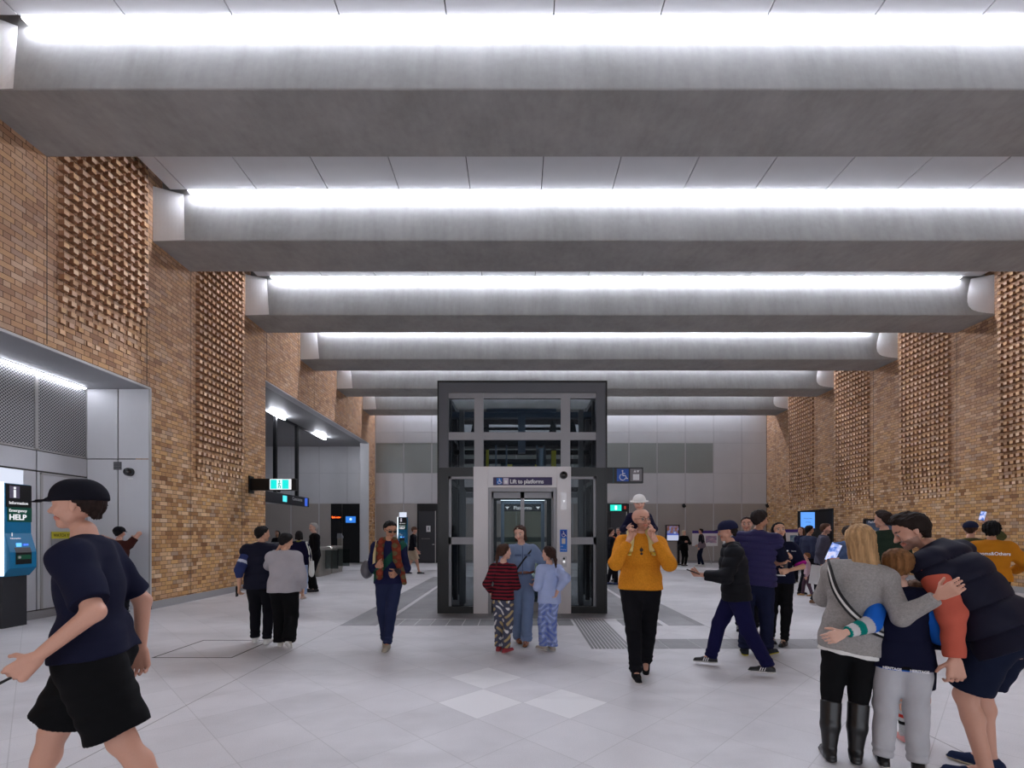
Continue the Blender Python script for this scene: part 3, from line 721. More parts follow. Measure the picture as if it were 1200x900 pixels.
text('Lift', .035, (lx(656.8), yf - .013, lz(641.0)), M_TXTW, pl); text('Priority', .035, (lx(656.8), yf - .013, lz(644.6)), M_TXTW, pl)
for py, mt in ((654.5, M_BLACK), (658, M_LW), (661, M_STEEL)):
    MB().tube((lx(660.7), yf, lz(py)), (lx(660.7), yf - .012, lz(py)), .022, 14).build('call_button', mt, lift)
MB().box(lx(657.5), lx(663.8), yf - .004, yf, lz(664.5), lz(652)).build('button_plate', flat((180, 176, 176), .35, .5), lift)

# hanging access sign fixed to the lift's right side
t = empty('access_sign', (wx(733, 10.2), 10.2, wz(557.5, 10.2)), label='black sign with blue wheelchair and grey lift symbols beside the lift', category='sign')
q = lambda px: wx(px, 10.2) - t.location.x
zz = lambda py: wz(py, 10.2) - t.location.z
MB().cbox(q(706), q(753.2), -.05, .05, zz(566.4), zz(548), .006).build('casing', M_BLACK, t)
MB().box(q(717.6), q(718.8), -.054, -.05, zz(566), zz(548.4)).build('teal_line', flat((20, 70, 84), .4), t)
bi = MB().box(q(722.3), q(736), -.056, -.05, zz(564.3), zz(549.8)).build('blue_icon', flat((20, 84, 184), .4), t)
wc = MB(); wheelchair(wc, q(723.9), -.058, zz(563), .21); wc.build('wheelchair_symbol', M_TXTW, bi)
gi = MB().box(q(737.8), q(751.5), -.056, -.05, zz(564.3), zz(549.8)).build('lift_icon', flat((128, 124, 128), .5), t)
mm = MB().box(q(741), q(748.3), -.062, -.056, zz(563), zz(556)); mm.prism([(q(741.5), zz(554)), (q(743.2), zz(551)), (q(745), zz(554))], 1, -.062, -.056); mm.prism([(q(745), zz(551.6)), (q(746.8), zz(554.6)), (q(748.5), zz(551.6))], 1, -.062, -.056)
mm.build('lift_symbol', M_TXTW, gi)

# ---------------------------------------------------------------- right-hand side: screens, posters
def screen_mat(stops, name, e=1.0):
    m = Mat(name, .3); n = m.noise(2.6, 5, m.xyz(m.x * 2, m.y * 2, m.z * 2.2))
    c = m.ramp(n, stops); m.t.links.new(c, m.b.inputs['Emission Color']); m.b.inputs['Emission Strength'].default_value = e; m.color((.02, .02, .02)); return m.m
Yt = 23.9
t = empty('digital_poster_stand', (wx(788, Yt), Yt, 0), label='tall black poster stand with a lit picture left of the woman in black', category='poster stand')
ww = (796.4 - 780) * Yt / FPX / 2
m = MB(); m.box(-ww, ww, -.04, .04, 1.15, 1.97); m.box(-ww, -ww + .06, -.04, .04, 0, 1.15); m.box(ww - .1, ww, -.04, .04, 0, 1.15); m.box(-ww, ww, -.25, .25, 0, .06); m.build('stand_frame', M_BLACK, t)
MB().box(-ww + .07, ww - .06, -.046, -.04, 1.5, 1.92).build('picture', screen_mat([(0.3, srgb(30, 30, 40)), (.45, srgb(130, 80, 50)), (.55, srgb(90, 110, 170)), (.7, srgb(235, 235, 240))], 'poster_picture', .7), t)
MB().box(-ww + .07, ww - .06, -.046, -.04, 1.2, 1.5).build('text_panel', emit((190, 196, 225), .8), t)
MB().box(-ww + .07, ww - .06, -.048, -.046, 1.46, 1.54).build('blue_band', emit((60, 90, 190), .7), t)
def easel(px, Y, w_h, z0, z1, lab, pic):
    t = empty('display_board', (wx(px, Y), Y, 0), label=lab, category='display board', group='display boards on easels')
    MB().box(-w_h, w_h, -.02, .0, z0, z1).build('board', M_WHITE, t)
    MB().box(-w_h, w_h, -.026, -.02, z1 - .13, z1).build('purple_header', flat((74, 50, 140), .5), t)
    MB().box(w_h * .05, w_h * .9, -.026, -.02, z0 + .15, z1 - .25).build('picture', pic, t)
    m = MB()
    for s_ in (-1, 1): m.tube((s_ * .5 * w_h, -.05, 0), (s_ * .12 * w_h, .03, z0 + .3), .014)
    m.tube((0, .5, 0), (0, .03, z0 + .3), .014); m.box(-w_h * .6, w_h * .6, -.04, -.01, z0 - .03, z0)
    m.build('easel', flat((190, 188, 190), .4, .4), t); return t
def print_mat(stops, name):
    m = Mat(name, .6); m.color(m.ramp(m.noise(2.0, 4, m.xyz(m.x * 1.2, 0, m.z * 4)), stops)); return m.m
easel(826, 24.2, .64, .92, 1.68, 'wide white display board with a purple header before the far wall', print_mat([(.3, srgb(240, 240, 240)), (.45, srgb(205, 170, 190)), (.6, srgb(150, 140, 170)), (.75, srgb(235, 235, 238))], 'map_print'))
easel(862, 24.4, .64, .92, 1.68, 'white display board partly hidden by the man in the dark cap', print_mat([(.3, srgb(236, 236, 240)), (.6, srgb(150, 160, 180)), (.75, srgb(235, 235, 238))], 'plan_print'))
easel(925, 20.5, .36, .8, 1.72, 'narrow display board with a purple header at the right brick wall', print_mat([(.3, srgb(60, 70, 80)), (.5, srgb(110, 150, 180)), (.7, srgb(220, 225, 230))], 'tower_print'))
# dark doorway with a blue screen in the right wall
yA, yBd = 567 * 13.1 / (976 - 606), 567 * 13.1 / (936 - 606)
zt = wz(597, yA)
S(MB().box(XR - .012, XR + .02, yA, yBd, 0, zt).build('door_4', flat((24, 20, 18), .8)))
S(MB().box(XR - .03, XR + .0, yA - .05, yA, 0, zt + .05).box(XR - .03, XR, yBd, yBd + .05, 0, zt + .05).box(XR - .03, XR, yA, yBd, zt, zt + .05).build('trim_6', M_BLACK))
Yk = 20.6
t = empty('wall_screen', (wx(946.5, Yk), Yk, wz(609, Yk)), label='lit light blue information screen in front of the dark doorway', category='screen')
MB().cbox(-.33, .33, 0, .06, -.4, .36, .01).build('casing', M_BLACK, t); MB().box(-.3, .3, -.006, 0, -.36, .32).build('screen', emit((96, 160, 250), 1.0), t)
text('Services now', .075, (0, -.008, .03), emit((70, 90, 140), .6), t, align='CENTER', sx=.9); text('running', .07, (0, -.008, -.12), emit((70, 90, 140), .6), t, align='CENTER')
MB().box(-.03, .03, .06, .1, -wz(609, Yk) , -.3).build('stand', M_BLACK, t)
Yk = 12.3
t = empty('digital_poster_stand', (wx(1030, Yk), Yk, 0), label='dark screen stand behind the man in the green jumper', category='poster stand')
MB().cbox(-.38, .38, -.03, .05, .3, wz(608, Yk), .01).build('stand_frame', M_BLACK, t)
MB().box(-.34, .34, -.036, -.03, wz(622, Yk), wz(610, Yk)).build('header_panel', emit((36, 50, 72), .8), t)
MB().box(-.34, .34, -.036, -.03, .5, wz(622, Yk)).build('screen', screen_mat([(.3, srgb(190, 205, 225)), (.6, srgb(225, 228, 235)), (.75, srgb(120, 140, 170))], 'timetable_screen', .7), t)
text('Platforms & trains', .08, (-.3, -.038, wz(613, Yk)), M_TXTW, t, sx=.8); MB().box(-.4, .4, -.2, .2, 0, .04).build('foot_plate', M_BLACK, t); MB().box(-.3, .3, -.02, .02, .04, .3).build('pedestal', M_BLACK, t)
# wall fittings on the far wall
for px, lab in ((800.5, 'small black dome camera on the far wall above the poster stand'), (898, 'small black dome camera where the far wall meets the brick')):
    t = empty('security_camera', (wx(px, YB), YB - .05, wz(593, YB)), label=lab, category='camera')
    MB().tube((0, .03, .05), (0, -.1, .05), .07, 14).build('mount', M_BLACKM, t); MB().dome((0, -.1, .0), .1, (0, -.3, -1), n=14, m=6).build('dome', flat((10, 10, 12), .15), t, smooth=True)
# ---------------------------------------------------------------- implicit-surface modelling for people and clothes
def V3(*a): return np.array(a, dtype=np.float64)
def unit(v): return v / max(1e-9, np.linalg.norm(v))
class Sdf:
    """smooth union of tapered, optionally flattened capsules, meshed by surface nets"""
    def __init__(s, res): s.res = res; s.ops = []
    def cap(s, a, b, r1, r2=None, k=.02, flat=None, end=False, cut=False):
        s.ops.append(('cap', np.asarray(a, float), np.asarray(b, float), r1, r1 if r2 is None else r2, k, flat, end, cut)); return s
    def ball(s, c, r, k=.02, flat=None, cut=False): return s.cap(c, np.asarray(c, float) + V3(0, 0, 1e-4), r, r, k, flat, False, cut)
    def chain(s, pts, rs, k=.02, flat=None):
        for i in range(len(pts) - 1): s.cap(pts[i], pts[i + 1], rs[i], rs[i + 1], k, flat)
        return s
    def plane(s, p, n, k=0): s.ops.append(('plane', np.asarray(p, float), unit(np.asarray(n, float)), k)); return s   # keeps the side n points away from
    def mesh(s, disp=None):
        res = s.res; lo = np.full(3, 1e9); hi = -lo
        for o in s.ops:
            if o[0] == 'cap' and not o[8]:
                r = max(o[3], o[4]); lo = np.minimum(lo, np.minimum(o[1], o[2]) - r); hi = np.maximum(hi, np.maximum(o[1], o[2]) + r)
        lo -= res * 3 + .012; hi += res * 3 + .012
        n = np.ceil((hi - lo) / res).astype(int) + 1
        F = np.full(n, 1.0, dtype=np.float32)
        ax = [lo[i] + res * np.arange(n[i]) for i in range(3)]
        for o in s.ops:
            if o[0] == 'plane':
                _, p, nn, kk = o
                d = ((ax[0] - p[0]) * nn[0])[:, None, None] + ((ax[1] - p[1]) * nn[1])[None, :, None] + ((ax[2] - p[2]) * nn[2])[None, None, :]
                d = d.astype(np.float32)
                if kk > 0:
                    hh = np.clip(.5 + .5 * (F - d) / kk, 0, 1); F = (d * (1 - hh) + F * hh + kk * hh * (1 - hh)).astype(np.float32)
                else: np.maximum(F, d, out=F)
                continue
            _, a, b, r1, r2, k, fl, end, cut = o
            m = max(r1, r2) + k + res * 3
            i0 = np.maximum(0, ((np.minimum(a, b) - m - lo) / res).astype(int)); i1 = np.minimum(n, ((np.maximum(a, b) + m - lo) / res).astype(int) + 2)
            if (i1 <= i0).any(): continue
            X = ax[0][i0[0]:i1[0]][:, None, None] - a[0]; Y = ax[1][i0[1]:i1[1]][None, :, None] - a[1]; Z = ax[2][i0[2]:i1[2]][None, None, :] - a[2]
            ba = b - a; l2 = max(1e-12, ba @ ba)
            t = (X * ba[0] + Y * ba[1] + Z * ba[2]) / l2; h = np.clip(t, 0, 1)
            dx, dy, dz = X - ba[0] * h, Y - ba[1] * h, Z - ba[2] * h
            q = dx * dx + dy * dy + dz * dz
            if fl is not None:
                nn, sc = fl; pr = dx * nn[0] + dy * nn[1] + dz * nn[2]; q = q + pr * pr * (1 / sc ** 2 - 1)
            d = np.sqrt(q) - (r1 + (r2 - r1) * h)
            if end: d = np.maximum(d, (t - 1) * math.sqrt(l2))
            W = F[i0[0]:i1[0], i0[1]:i1[1], i0[2]:i1[2]]
            if cut:
                hh = np.clip(.5 - .5 * (W + d) / k, 0, 1); W[...] = W * (1 - hh) - d * hh + k * hh * (1 - hh)
            else:
                hh = np.clip(.5 + .5 * (d - W) / k, 0, 1); W[...] = d * (1 - hh) + W * hh - k * hh * (1 - hh)
        if disp is not None:
            idx = np.nonzero(np.abs(F) < .03)
            P = np.stack([ax[i][idx[i]] for i in range(3)], 1); F[idx] -= disp(P).astype(np.float32)
        F[0] = 1; F[-1] = 1; F[:, 0] = 1; F[:, -1] = 1; F[:, :, 0] = 1; F[:, :, -1] = 1
        S_ = F < 0
        c = [S_[i:n[0] - 1 + i, j:n[1] - 1 + j, l:n[2] - 1 + l] for i in (0, 1) for j in (0, 1) for l in (0, 1)]
        anyc = c[0].copy(); allc = c[0].copy()
        for q in c[1:]: anyc |= q; allc &= q
        act = anyc & ~allc; ci = np.argwhere(act)
        if len(ci) == 0: return np.zeros((0, 3)), np.zeros((0, 4), int)
        vid = np.full(act.shape, -1, dtype=np.int32); vid[act] = np.arange(len(ci))
        acc = np.zeros((len(ci), 3)); cnt = np.zeros(len(ci))
        corners = [(i, j, l) for i in (0, 1) for j in (0, 1) for l in (0, 1)]
        vals = [F[ci[:, 0] + i, ci[:, 1] + j, ci[:, 2] + l] for i, j, l in corners]
        for p in range(8):
            for q in range(p + 1, 8):
                if sum(abs(u - v) for u, v in zip(corners[p], corners[q])) != 1: continue
                f0, f1 = vals[p], vals[q]; m = (f0 < 0) != (f1 < 0); t = f0[m] / (f0[m] - f1[m])
                a = np.array(corners[p], float); b = np.array(corners[q], float)
                acc[m] += a + t[:, None] * (b - a); cnt[m] += 1
        verts = (ci + acc / cnt[:, None]) * res + lo
        quads = []
        for axn in range(3):
            sl0 = [slice(None)] * 3; sl1 = [slice(None)] * 3; sl0[axn] = slice(0, -1); sl1[axn] = slice(1, None)
            d = S_[tuple(sl0)] != S_[tuple(sl1)]; e = np.argwhere(d)
            u, v = (axn + 1) % 3, (axn + 2) % 3
            e = e[(e[:, u] > 0) & (e[:, v] > 0) & (e[:, u] < n[u] - 1) & (e[:, v] < n[v] - 1)]
            def g(du, dv):
                k = e.copy(); k[:, u] -= du; k[:, v] -= dv; return vid[k[:, 0], k[:, 1], k[:, 2]]
            Q = np.stack([g(1, 1), g(0, 1), g(0, 0), g(1, 0)], 1)
            ins = S_[e[:, 0], e[:, 1], e[:, 2]]; Q[~ins] = Q[~ins][:, ::-1]; quads.append(Q)
        return verts, np.concatenate(quads)
    def build(s, name, mat, parent, color=(.5, .5, .5), disp=None, colfn=None, mtx=None):
        v, q = s.mesh(disp)
        me = bpy.data.meshes.new(name); me.vertices.add(len(v)); me.vertices.foreach_set('co', v.astype(np.float32).ravel())
        me.loops.add(q.size); me.loops.foreach_set('vertex_index', q.astype(np.int32).ravel())
        me.polygons.add(len(q)); me.polygons.foreach_set('loop_start', np.arange(0, q.size, 4, dtype=np.int32))
        me.polygons.foreach_set('use_smooth', np.ones(len(q), dtype=bool)); me.update(calc_edges=True)
        col = np.ones((len(v), 4), dtype=np.float32); col[:, :3] = color
        if colfn is not None: col[:, :3] = colfn(v, col[:, :3])
        at = me.color_attributes.new('Col', 'FLOAT_COLOR', 'POINT'); at.data.foreach_set('color', col.ravel())
        me.materials.append(mat)
        o = bpy.data.objects.new(name, me); COL.objects.link(o)
        if parent: o.parent = parent
        return o

def wrinkle(amp, f=14.0, seed=0):
    r = np.random.default_rng(seed); D = r.normal(size=(4, 3)); ph = r.uniform(0, 6.28, 4)
    D = D / np.linalg.norm(D, axis=1)[:, None] * f * np.array([1, 1.7, 2.3, .6])[:, None]; D[:, 2] *= 1.35
    def fn(P):
        w_ = np.sin(P @ D[3] + ph[3]); d = np.zeros(len(P))
        for i in range(3): d += np.sin(P @ D[i] + ph[i] + 1.6 * w_)
        return amp * d / 2.2
    return fn
def attr_mat(name, rough, spec=.3, bump=0.1, bscale=400, fuzz=.06, sheen=0.0, stretch=None, var=.12, vs=9):
    m = Mat(name, rough, 0, spec); a = m.t.nodes.new('ShaderNodeAttribute'); a.attribute_name = 'Col'
    vec = m.xyz(m.x * stretch[0], m.y * stretch[1], m.z * stretch[2]) if stretch else None
    n = m.noise(bscale, 2, vec); v = m.noise(vs, 3, vec)
    f = (n * .5 + v * .5 - .5) * (var * 4) + 1.0
    h = m.t.nodes.new('ShaderNodeVectorMath'); h.operation = 'SCALE'; m.t.links.new(a.outputs['Color'], h.inputs[0]); m.t.links.new(f.o, h.inputs['Scale'])
    m.t.links.new(h.outputs[0], m.b.inputs['Base Color']); m.bump(n, bump, .002)
    if sheen: m.b.inputs['Sheen Weight'].default_value = sheen
    return m.m
M_SKIN = attr_mat('skin', .5, .4, .05, 200, var=.05)
M_SKIN.node_tree.nodes['Principled BSDF'].inputs['Subsurface Weight'].default_value = .0
M_CLOTH = attr_mat('cloth', .9, .12, .25, 350, var=.10)
M_KNIT = attr_mat('knit', .95, .1, .5, 130, var=.28, vs=60)
M_NYLON = attr_mat('quilted_nylon', .68, .14, .05, 300, var=.06)
M_HAIR = attr_mat('hair', .72, .18, .8, 55, var=.38, stretch=(1.6, 1.6, .16), vs=30)
M_LEATHER = attr_mat('leather', .32, .5, .1, 120, var=.08)
M_DENIM = attr_mat('denim', .9, .1, .3, 500, var=.16, vs=6)

SKIN = {'fair': srgb(204, 154, 132), 'pale': srgb(214, 170, 150), 'tan': srgb(184, 134, 106), 'asian': srgb(208, 160, 132)}
def rotm(ax, ang):
    c, s = math.cos(ang), math.sin(ang)
    return np.array({'x': [[1, 0, 0], [0, c, -s], [0, s, c]], 'y': [[c, 0, s], [0, 1, 0], [-s, 0, c]], 'z': [[c, -s, 0], [s, c, 0], [0, 0, 1]]}[ax])
def ik(a, b, l1, l2, pole):
    """elbow or knee for a limb of lengths l1, l2 from a to b; returns joint and (possibly pulled-in) end"""
    d = b - a; L = np.linalg.norm(d); mx_ = (l1 + l2) * .995
    if L > mx_: b = a + d / L * mx_; d = b - a; L = mx_
    t = (l1 * l1 - l2 * l2 + L * L) / (2 * L); h = math.sqrt(max(0, l1 * l1 - t * t)); u = d / L
    p = pole - (pole @ u) * u; return a + u * t + unit(p) * h, b

class Pose: pass
def make_pose(H, lean=0, side=0, twist=0, hip=(0, 0), drop=0.0, feet=((-.06, 0, 0), (.06, 0, 0)), fdir=(0, 0), knees=None,
              hands=None, elbows=(None, None), head=(0, 0, 0), hs=1.0, wide=1.0, curl=(.5, .5), belly=0.0, hunch=0, knee_out=(0, 0)):
    """everything in units of the height H; x to the person's right, y forward, z up"""
    p = Pose(); p.H = H; p.hs = hs; p.w = wide; p.belly = belly; p.curl = curl
    p.P = V3(hip[0], hip[1], .525 - drop)
    M = rotm('x', -R(lean)) @ rotm('y', R(side)); p.M = M
    U = M @ V3(0, 0, 1)
    p.U = U; Mt = M @ rotm('z', R(twist)); p.Mt = Mt; p.R = Mt @ V3(1, 0, 0); p.F = Mt @ V3(0, 1, 0)
    p.waist = p.P + U * .085; p.chest = p.P + U * .195
    M2 = rotm('x', -R(hunch)) @ M; U2 = M2 @ V3(0, 0, 1); p.U2 = U2
    p.neck = p.chest + U2 * .105
    sc = p.chest + U2 * .074
    p.sh = [sc - p.R * .094 * wide, sc + p.R * .094 * wide]
    Mh = rotm('z', R(head[0])) @ rotm('x', -R(head[1])) @ rotm('y', R(head[2])); p.Mh = Mh
    nd = unit(U2 * .6 + Mh @ V3(0, 0, 1) * .4 + (Mh @ V3(0, 1, 0)) * .10); p.nd = nd
    p.hh = .131 * hs
    p.head = p.neck + nd * (.048 + .066 * hs)
    hm = rotm('x', -R(min(lean, 30) * .3))
    p.hip = [p.P + V3(-.048 * wide, 0, -.005), p.P + V3(.048 * wide, 0, -.005)]
    p.knee = []; p.ank = []; p.fd = []
    for i in range(2):
        f = V3(*feet[i]); an = f + V3(0, 0, .043); 
        pole = V3((i * 2 - 1) * .08 + knee_out[i], 1, 0) if knees is None else V3(*knees[i])
        fd = rotm('z', R(fdir[i])) @ V3(0, 1, 0)
        k, a2 = ik(p.hip[i], an, .245, .245, pole); p.knee.append(k); p.ank.append(a2); p.fd.append(fd)
    p.elb = []; p.wr = []
    for i in range(2):
        s = i * 2 - 1
        if hands is None or hands[i] is None: t = p.sh[i] + V3(s * .045, .02, -.315)
        elif isinstance(hands[i], tuple): t = V3(*hands[i])
        pole = V3(s * .3, -1, -.1) if elbows[i] is None else V3(*elbows[i])
        e, w_ = ik(p.sh[i], t, .172, .152, pole); p.elb.append(e); p.wr.append(w_)
    return p

def hand(sd, w_, d, palm, H, curl, side, sz=1.0):
    """palm and five fingers; w_ wrist, d forearm direction, palm = palm normal, side = +1 when the thumb lies on cross(d, palm)"""
    g = H * sz; n = unit(palm - (palm @ d) * d); t = np.cross(d, n) * side
    base = w_ * H
    pl = base + d * .052 * g
    for o in (-.017, 0, .017): sd.cap(base + t * o * .6 * g + d * .008 * g, pl + t * o * g, .0095 * g, .0095 * g, .006 * g)
    for j, (o, L) in enumerate(((.0185, .92), (.0065, 1.0), (-.006, .95), (-.0175, .78))):
        p0 = base + d * .052 * g + t * o * 1.05 * g; dd = d; r = .0052 * g; a = curl * (1 + .12 * j)
        for sgm, l in enumerate((.022, .016, .012)):
            ang = a * (.55, .95, .75)[sgm]; dd = unit(dd * math.cos(ang) + n * math.sin(ang)) if sgm == 0 else unit(dd * math.cos(ang) + (n * (dd @ d) - d * (dd @ n)) * math.sin(ang))
            p1 = p0 + dd * l * L * g; sd.cap(p0, p1, r, r * .92, .0022 * g); p0 = p1; r *= .92
    th = base + d * .015 * g + t * .016 * g; td = unit(t * .75 + d * .65 + n * (.25 + .5 * curl)); p1 = th + td * .026 * g
    sd.cap(th, p1, .0072 * g, .006 * g, .004 * g); td2 = unit(td * .6 + d * .5 + n * .3 * curl); sd.cap(p1, p1 + td2 * .022 * g, .006 * g, .005 * g, .003 * g)

def head_prims(sd, p, female=False):
    H = p.H; s = p.hh * H; M = p.Mh; c = p.head * H
    L = lambda x, y, z: c + M @ (V3(x, y, z) * s)
    X = M @ V3(1, 0, 0)
    sd.cap(L(0, -.10, .13), L(0, .08, .15), .345 * s, .33 * s, .05 * s)
    sd.cap(L(0, .10, -.08), L(0, .20, -.33), .27 * s, .12 * s, .10 * s, (X, .98))
    sd.cap(L(-.13, .12, -.24), L(.13, .12, -.24), .13 * s, .13 * s, .08 * s)
    sd.cap(L(0, .37, .06), L(0, .47, -.10), .035 * s, .058 * s, .05 * s); sd.cap(L(-.05, .41, -.11), L(.05, .41, -.11), .035 * s, .035 * s, .04 * s)
    sd.cap(L(-.16, .345, .115), L(.16, .345, .115), .045 * s, .045 * s, .06 * s)
    for q in (-1, 1):
        sd.ball(L(q * .145, .46, .03), .07 * s, .05 * s, cut=True); sd.ball(L(q * .145, .335, .03), .06 * s, .02 * s)
        sd.ball(L(q * .20, .27, -.12), .10 * s, .10 * s)
        sd.cap(L(q * .345, -.03, .05), L(q * .335, .0, -.09), .085 * s, .05 * s, .02 * s, (X, .35))
    sd.cap(L(-.065, .375, -.225), L(.065, .375, -.225), .035 * s, .035 * s, .03 * s); sd.cap(L(-.05, .365, -.27), L(.05, .365, -.27), .035 * s, .035 * s, .03 * s)
    sd.ball(L(0, .31, -.38), .085 * s, .08 * s)
def head_cols(p, skin, lip, brow, eye=(.03, .02, .015), glasses=False, stubble=None):
    H = p.H; s = p.hh * H; M = p.Mh; c = p.head * H
    def fn(v, col):
        q = (v - c) @ M / s; col = col.copy()
        inh = (np.abs(q).max(1) < .75)
        x, y, z = q[:, 0], q[:, 1], q[:, 2]
        if stubble is not None:
            m = inh & (y > -.02) & (z < -.14) & (z > -.52) & ~((np.abs(x) < .10) & (z > -.28) & (z < -.19)); col[m] = col[m] * .45 + np.array(stubble) * .55
        m = inh & (y > .3) & (np.abs(x) < .11) & (z > -.29) & (z < -.195); col[m] = lip
        for e in (-1, 1):
            r = np.hypot(x - e * .145, (z - .03)); m = inh & (y > .2) & (r < .050); col[m] = (.50, .46, .44)
            m = inh & (y > .2) & (r < .034); col[m] = eye
            m = inh & (y > .2) & (np.abs(x - e * .15) < .09) & (z > .115) & (z < .155); col[m] = brow
        return col
    return fn
def torso_pts(p): return [p.P + V3(0, 0, -.015), p.waist, p.chest, p.chest + p.U2 * .055]

def build_person(name, x, y, heading, H, pose, look, label, res=.010, group=None, z=0.0):
    """look: dict of skin, hair, top, bottom, shoes, extras"""
    root = empty(name, (x, y, z), R(heading), label=label, category='person')
    if group: root['group'] = group
    p = make_pose(H, **pose); L = look; k = .02 * H; w_ = p.w; female = L.get('female', False)
    Ff = unit(p.M @ V3(0, 1, 0))
    skin = SKIN.get(L.get('skin', 'fair'), L.get('skin')); hr = np.array(L.get('hair_col', srgb(40, 28, 22)))
    # ---- body
    sd = Sdf(res)
    t = [q * H for q in torso_pts(p)]; tr = [.082 * w_, .068 * w_, .082 * w_, .07 * w_]
    sd.chain(t, [r * H for r in tr], .03 * H, (Ff, .62))
    sd.cap(p.sh[0] * H, p.sh[1] * H, .030 * H, .030 * H, .03 * H)
    sd.cap((p.chest + p.U2 * .07) * H, (p.neck + p.nd * .045) * H, .040 * H, .029 * H * (p.hs ** .5), .03 * H)
    head_prims(sd, p)
    hair_style = L.get('hair', 'short')
    for i in range(2):
        a = 1.0 if not female else .88
        sd.cap(p.sh[i] * H, p.elb[i] * H, .030 * a * H * w_, .0225 * a * H, .02 * H); sd.cap(p.elb[i] * H, p.wr[i] * H, .0235 * a * H, .0145 * a * H, .012 * H)
        sd.cap(p.hip[i] * H, p.knee[i] * H, .052 * H * w_, .033 * H, .03 * H); sd.cap(p.knee[i] * H, p.ank[i] * H, .033 * H, .021 * H, .015 * H)
        mid = p.knee[i] * .7 + p.ank[i] * .3 - p.fd[i] * .006; sd.ball(mid * H, .028 * H, .02 * H)
        sd.cap(p.ank[i] * H, (p.ank[i] + V3(0, 0, -.022) + p.fd[i] * .07) * H, .019 * H, .014 * H, .01 * H)
        d = unit(p.wr[i] - p.elb[i]); s_ = i * 2 - 1
        palm = L.get('palm', (None, None))[i]; palm = V3(-s_, 0, 0) if palm is None else V3(*palm)
        if abs(palm @ d) > .9: palm = V3(0, 1, 0)
        # the thumb sits on the forward / upper edge of the hand
        n = unit(palm - (palm @ d) * d); tv = np.cross(d, n); up = L.get('thumb', (None, None))[i]; up = V3(0, 1, .6) if up is None else V3(*up)
        hand(sd, p.wr[i], d, palm, H, p.curl[i] * 1.3, 1 if tv @ up > 0 else -1, 1.05 * (p.hs ** .3))
    lip = tuple(np.array(skin) * np.array((.82, .55, .52)))
    cf = head_cols(p, skin, lip, tuple(hr * .6 if L.get('brow') is None else np.array(L['brow'])), stubble=L.get('stubble'))
    sd.build('body', M_SKIN, root, skin, None, cf)
    # ---- bottoms
    b = L.get('bottom')
    if b:
        sd = Sdf(res); g = b.get('loose', .008); ln = b.get('len', 1.0)
        sd.chain([(p.P + V3(0, 0, -.005)) * H, (p.P + p.U * .075) * H], [(.083 * w_ + g * .6) * H, (.073 * w_ + g * .5) * H], .02 * H, (Ff, .70))
        sd.plane((p.P + p.U * b.get('waist', .085)) * H, p.U)
        for i in range(2):
            r1, r2, r3 = .056 * w_ + g, .036 + g * .9, .024 + g * b.get('flare', 1.1)
            kn, an = p.knee[i], p.ank[i]
            if ln <= .55:
                e = p.hip[i] + (kn - p.hip[i]) * (ln / .5); sd.cap(p.hip[i] * H, e * H, r1 * H, (r2 + .010 + g * .3) * H, .02 * H, end=True)
            else:
                e = kn + (an - kn) * ((ln - .5) / .5); sd.cap(p.hip[i] * H, kn * H, r1 * H, r2 * H, .02 * H)
                sd.cap(kn * H, e * H, r2 * H, r3 * H, .012 * H, end=True)
                if b.get('bunch', True):
                    for j in (.8, .93): q = kn + (e - kn) * j; sd.ball(q * H, (r2 + (r3 - r2) * j + .004) * H, .01 * H, (V3(0, 0, 1), .35))
        bc = np.array(b['col'])
        sd.build(b.get('name', 'trousers'), b.get('mat', M_CLOTH), root, bc, wrinkle(b.get('wr', .0022) * H, 22, int(x * 100) % 97), b.get('colfn') and b['colfn'](p))
        if b.get('belt'):
            s2 = Sdf(min(res, .008)); q0 = p.P + p.U * (b.get('waist', .085) - .022); s2.chain([q0 * H, (q0 + p.U * .018) * H], [(.094 * w_ + b.get('beltr', .01)) * H] * 2, .01, (Ff, .72)); s2.plane((q0 + p.U * .021) * H, p.U); s2.plane((q0 - p.U * .003) * H, -p.U)
            s2.build('belt', M_LEATHER, root, b['belt'])
    # ---- top garments, inner first
    for ti, g_ in enumerate(L.get('tops', [])):
        sd = Sdf(res); g = g_.get('loose', .012); hem = g_.get('hem', .0); puff = g_.get('puff', 0)
        hb = p.P + p.U * hem
        ext = max(0, -hem)
        pts = [hb - V3(0, 0, .0), p.P + p.U * max(.02, hem + .02), p.waist, p.chest, p.chest + p.U2 * .055]
        bl = p.belly
        rs = [.086 * w_ + g * g_.get('hemr', 1.1) + ext * .06, .086 * w_ + g + .002, .074 * w_ + g * 1.15 + bl, .086 * w_ + g, .070 * w_ + g * .8]
        fl = g_.get('flat', .68 + puff * .12)
        sd.chain([q * H for q in pts], [r * H for r in rs], .03 * H, (Ff, fl))
        if female: 
            for q in (-1, 1): sd.ball((p.chest + p.F * .045 + p.R * q * .038 + p.U * .0) * H, (.036 + g * .5) * H, .03 * H)
        if bl: sd.ball((p.waist + p.F * .03) * H, (.075 + bl) * H, .04 * H)
        if hem < .05:
            bl_ = (b or {}).get('loose', .01)
            for q in (0, 1):
                a_ = p.hip[q] + p.U * .055; sd.cap(a_ * H, (p.hip[q] + p.U * (hem - .01)) * H, (.046 * w_ + g * .9 + bl_ * .5) * H, (.058 * w_ + g * .8 * g_.get('hemr', 1.0) + bl_ * .7) * H, .02 * H)
        if g_.get('hemonly'): sd.plane((p.P + p.U * .06) * H, p.U)
        sd.plane(hb * H, -p.U)
        if g_.get('hemonly'):
            gc = np.array(g_['col']); sd.build(g_.get('name', 'shirt'), M_CLOTH, root, gc, wrinkle(.003 * H, 20, 3)); continue
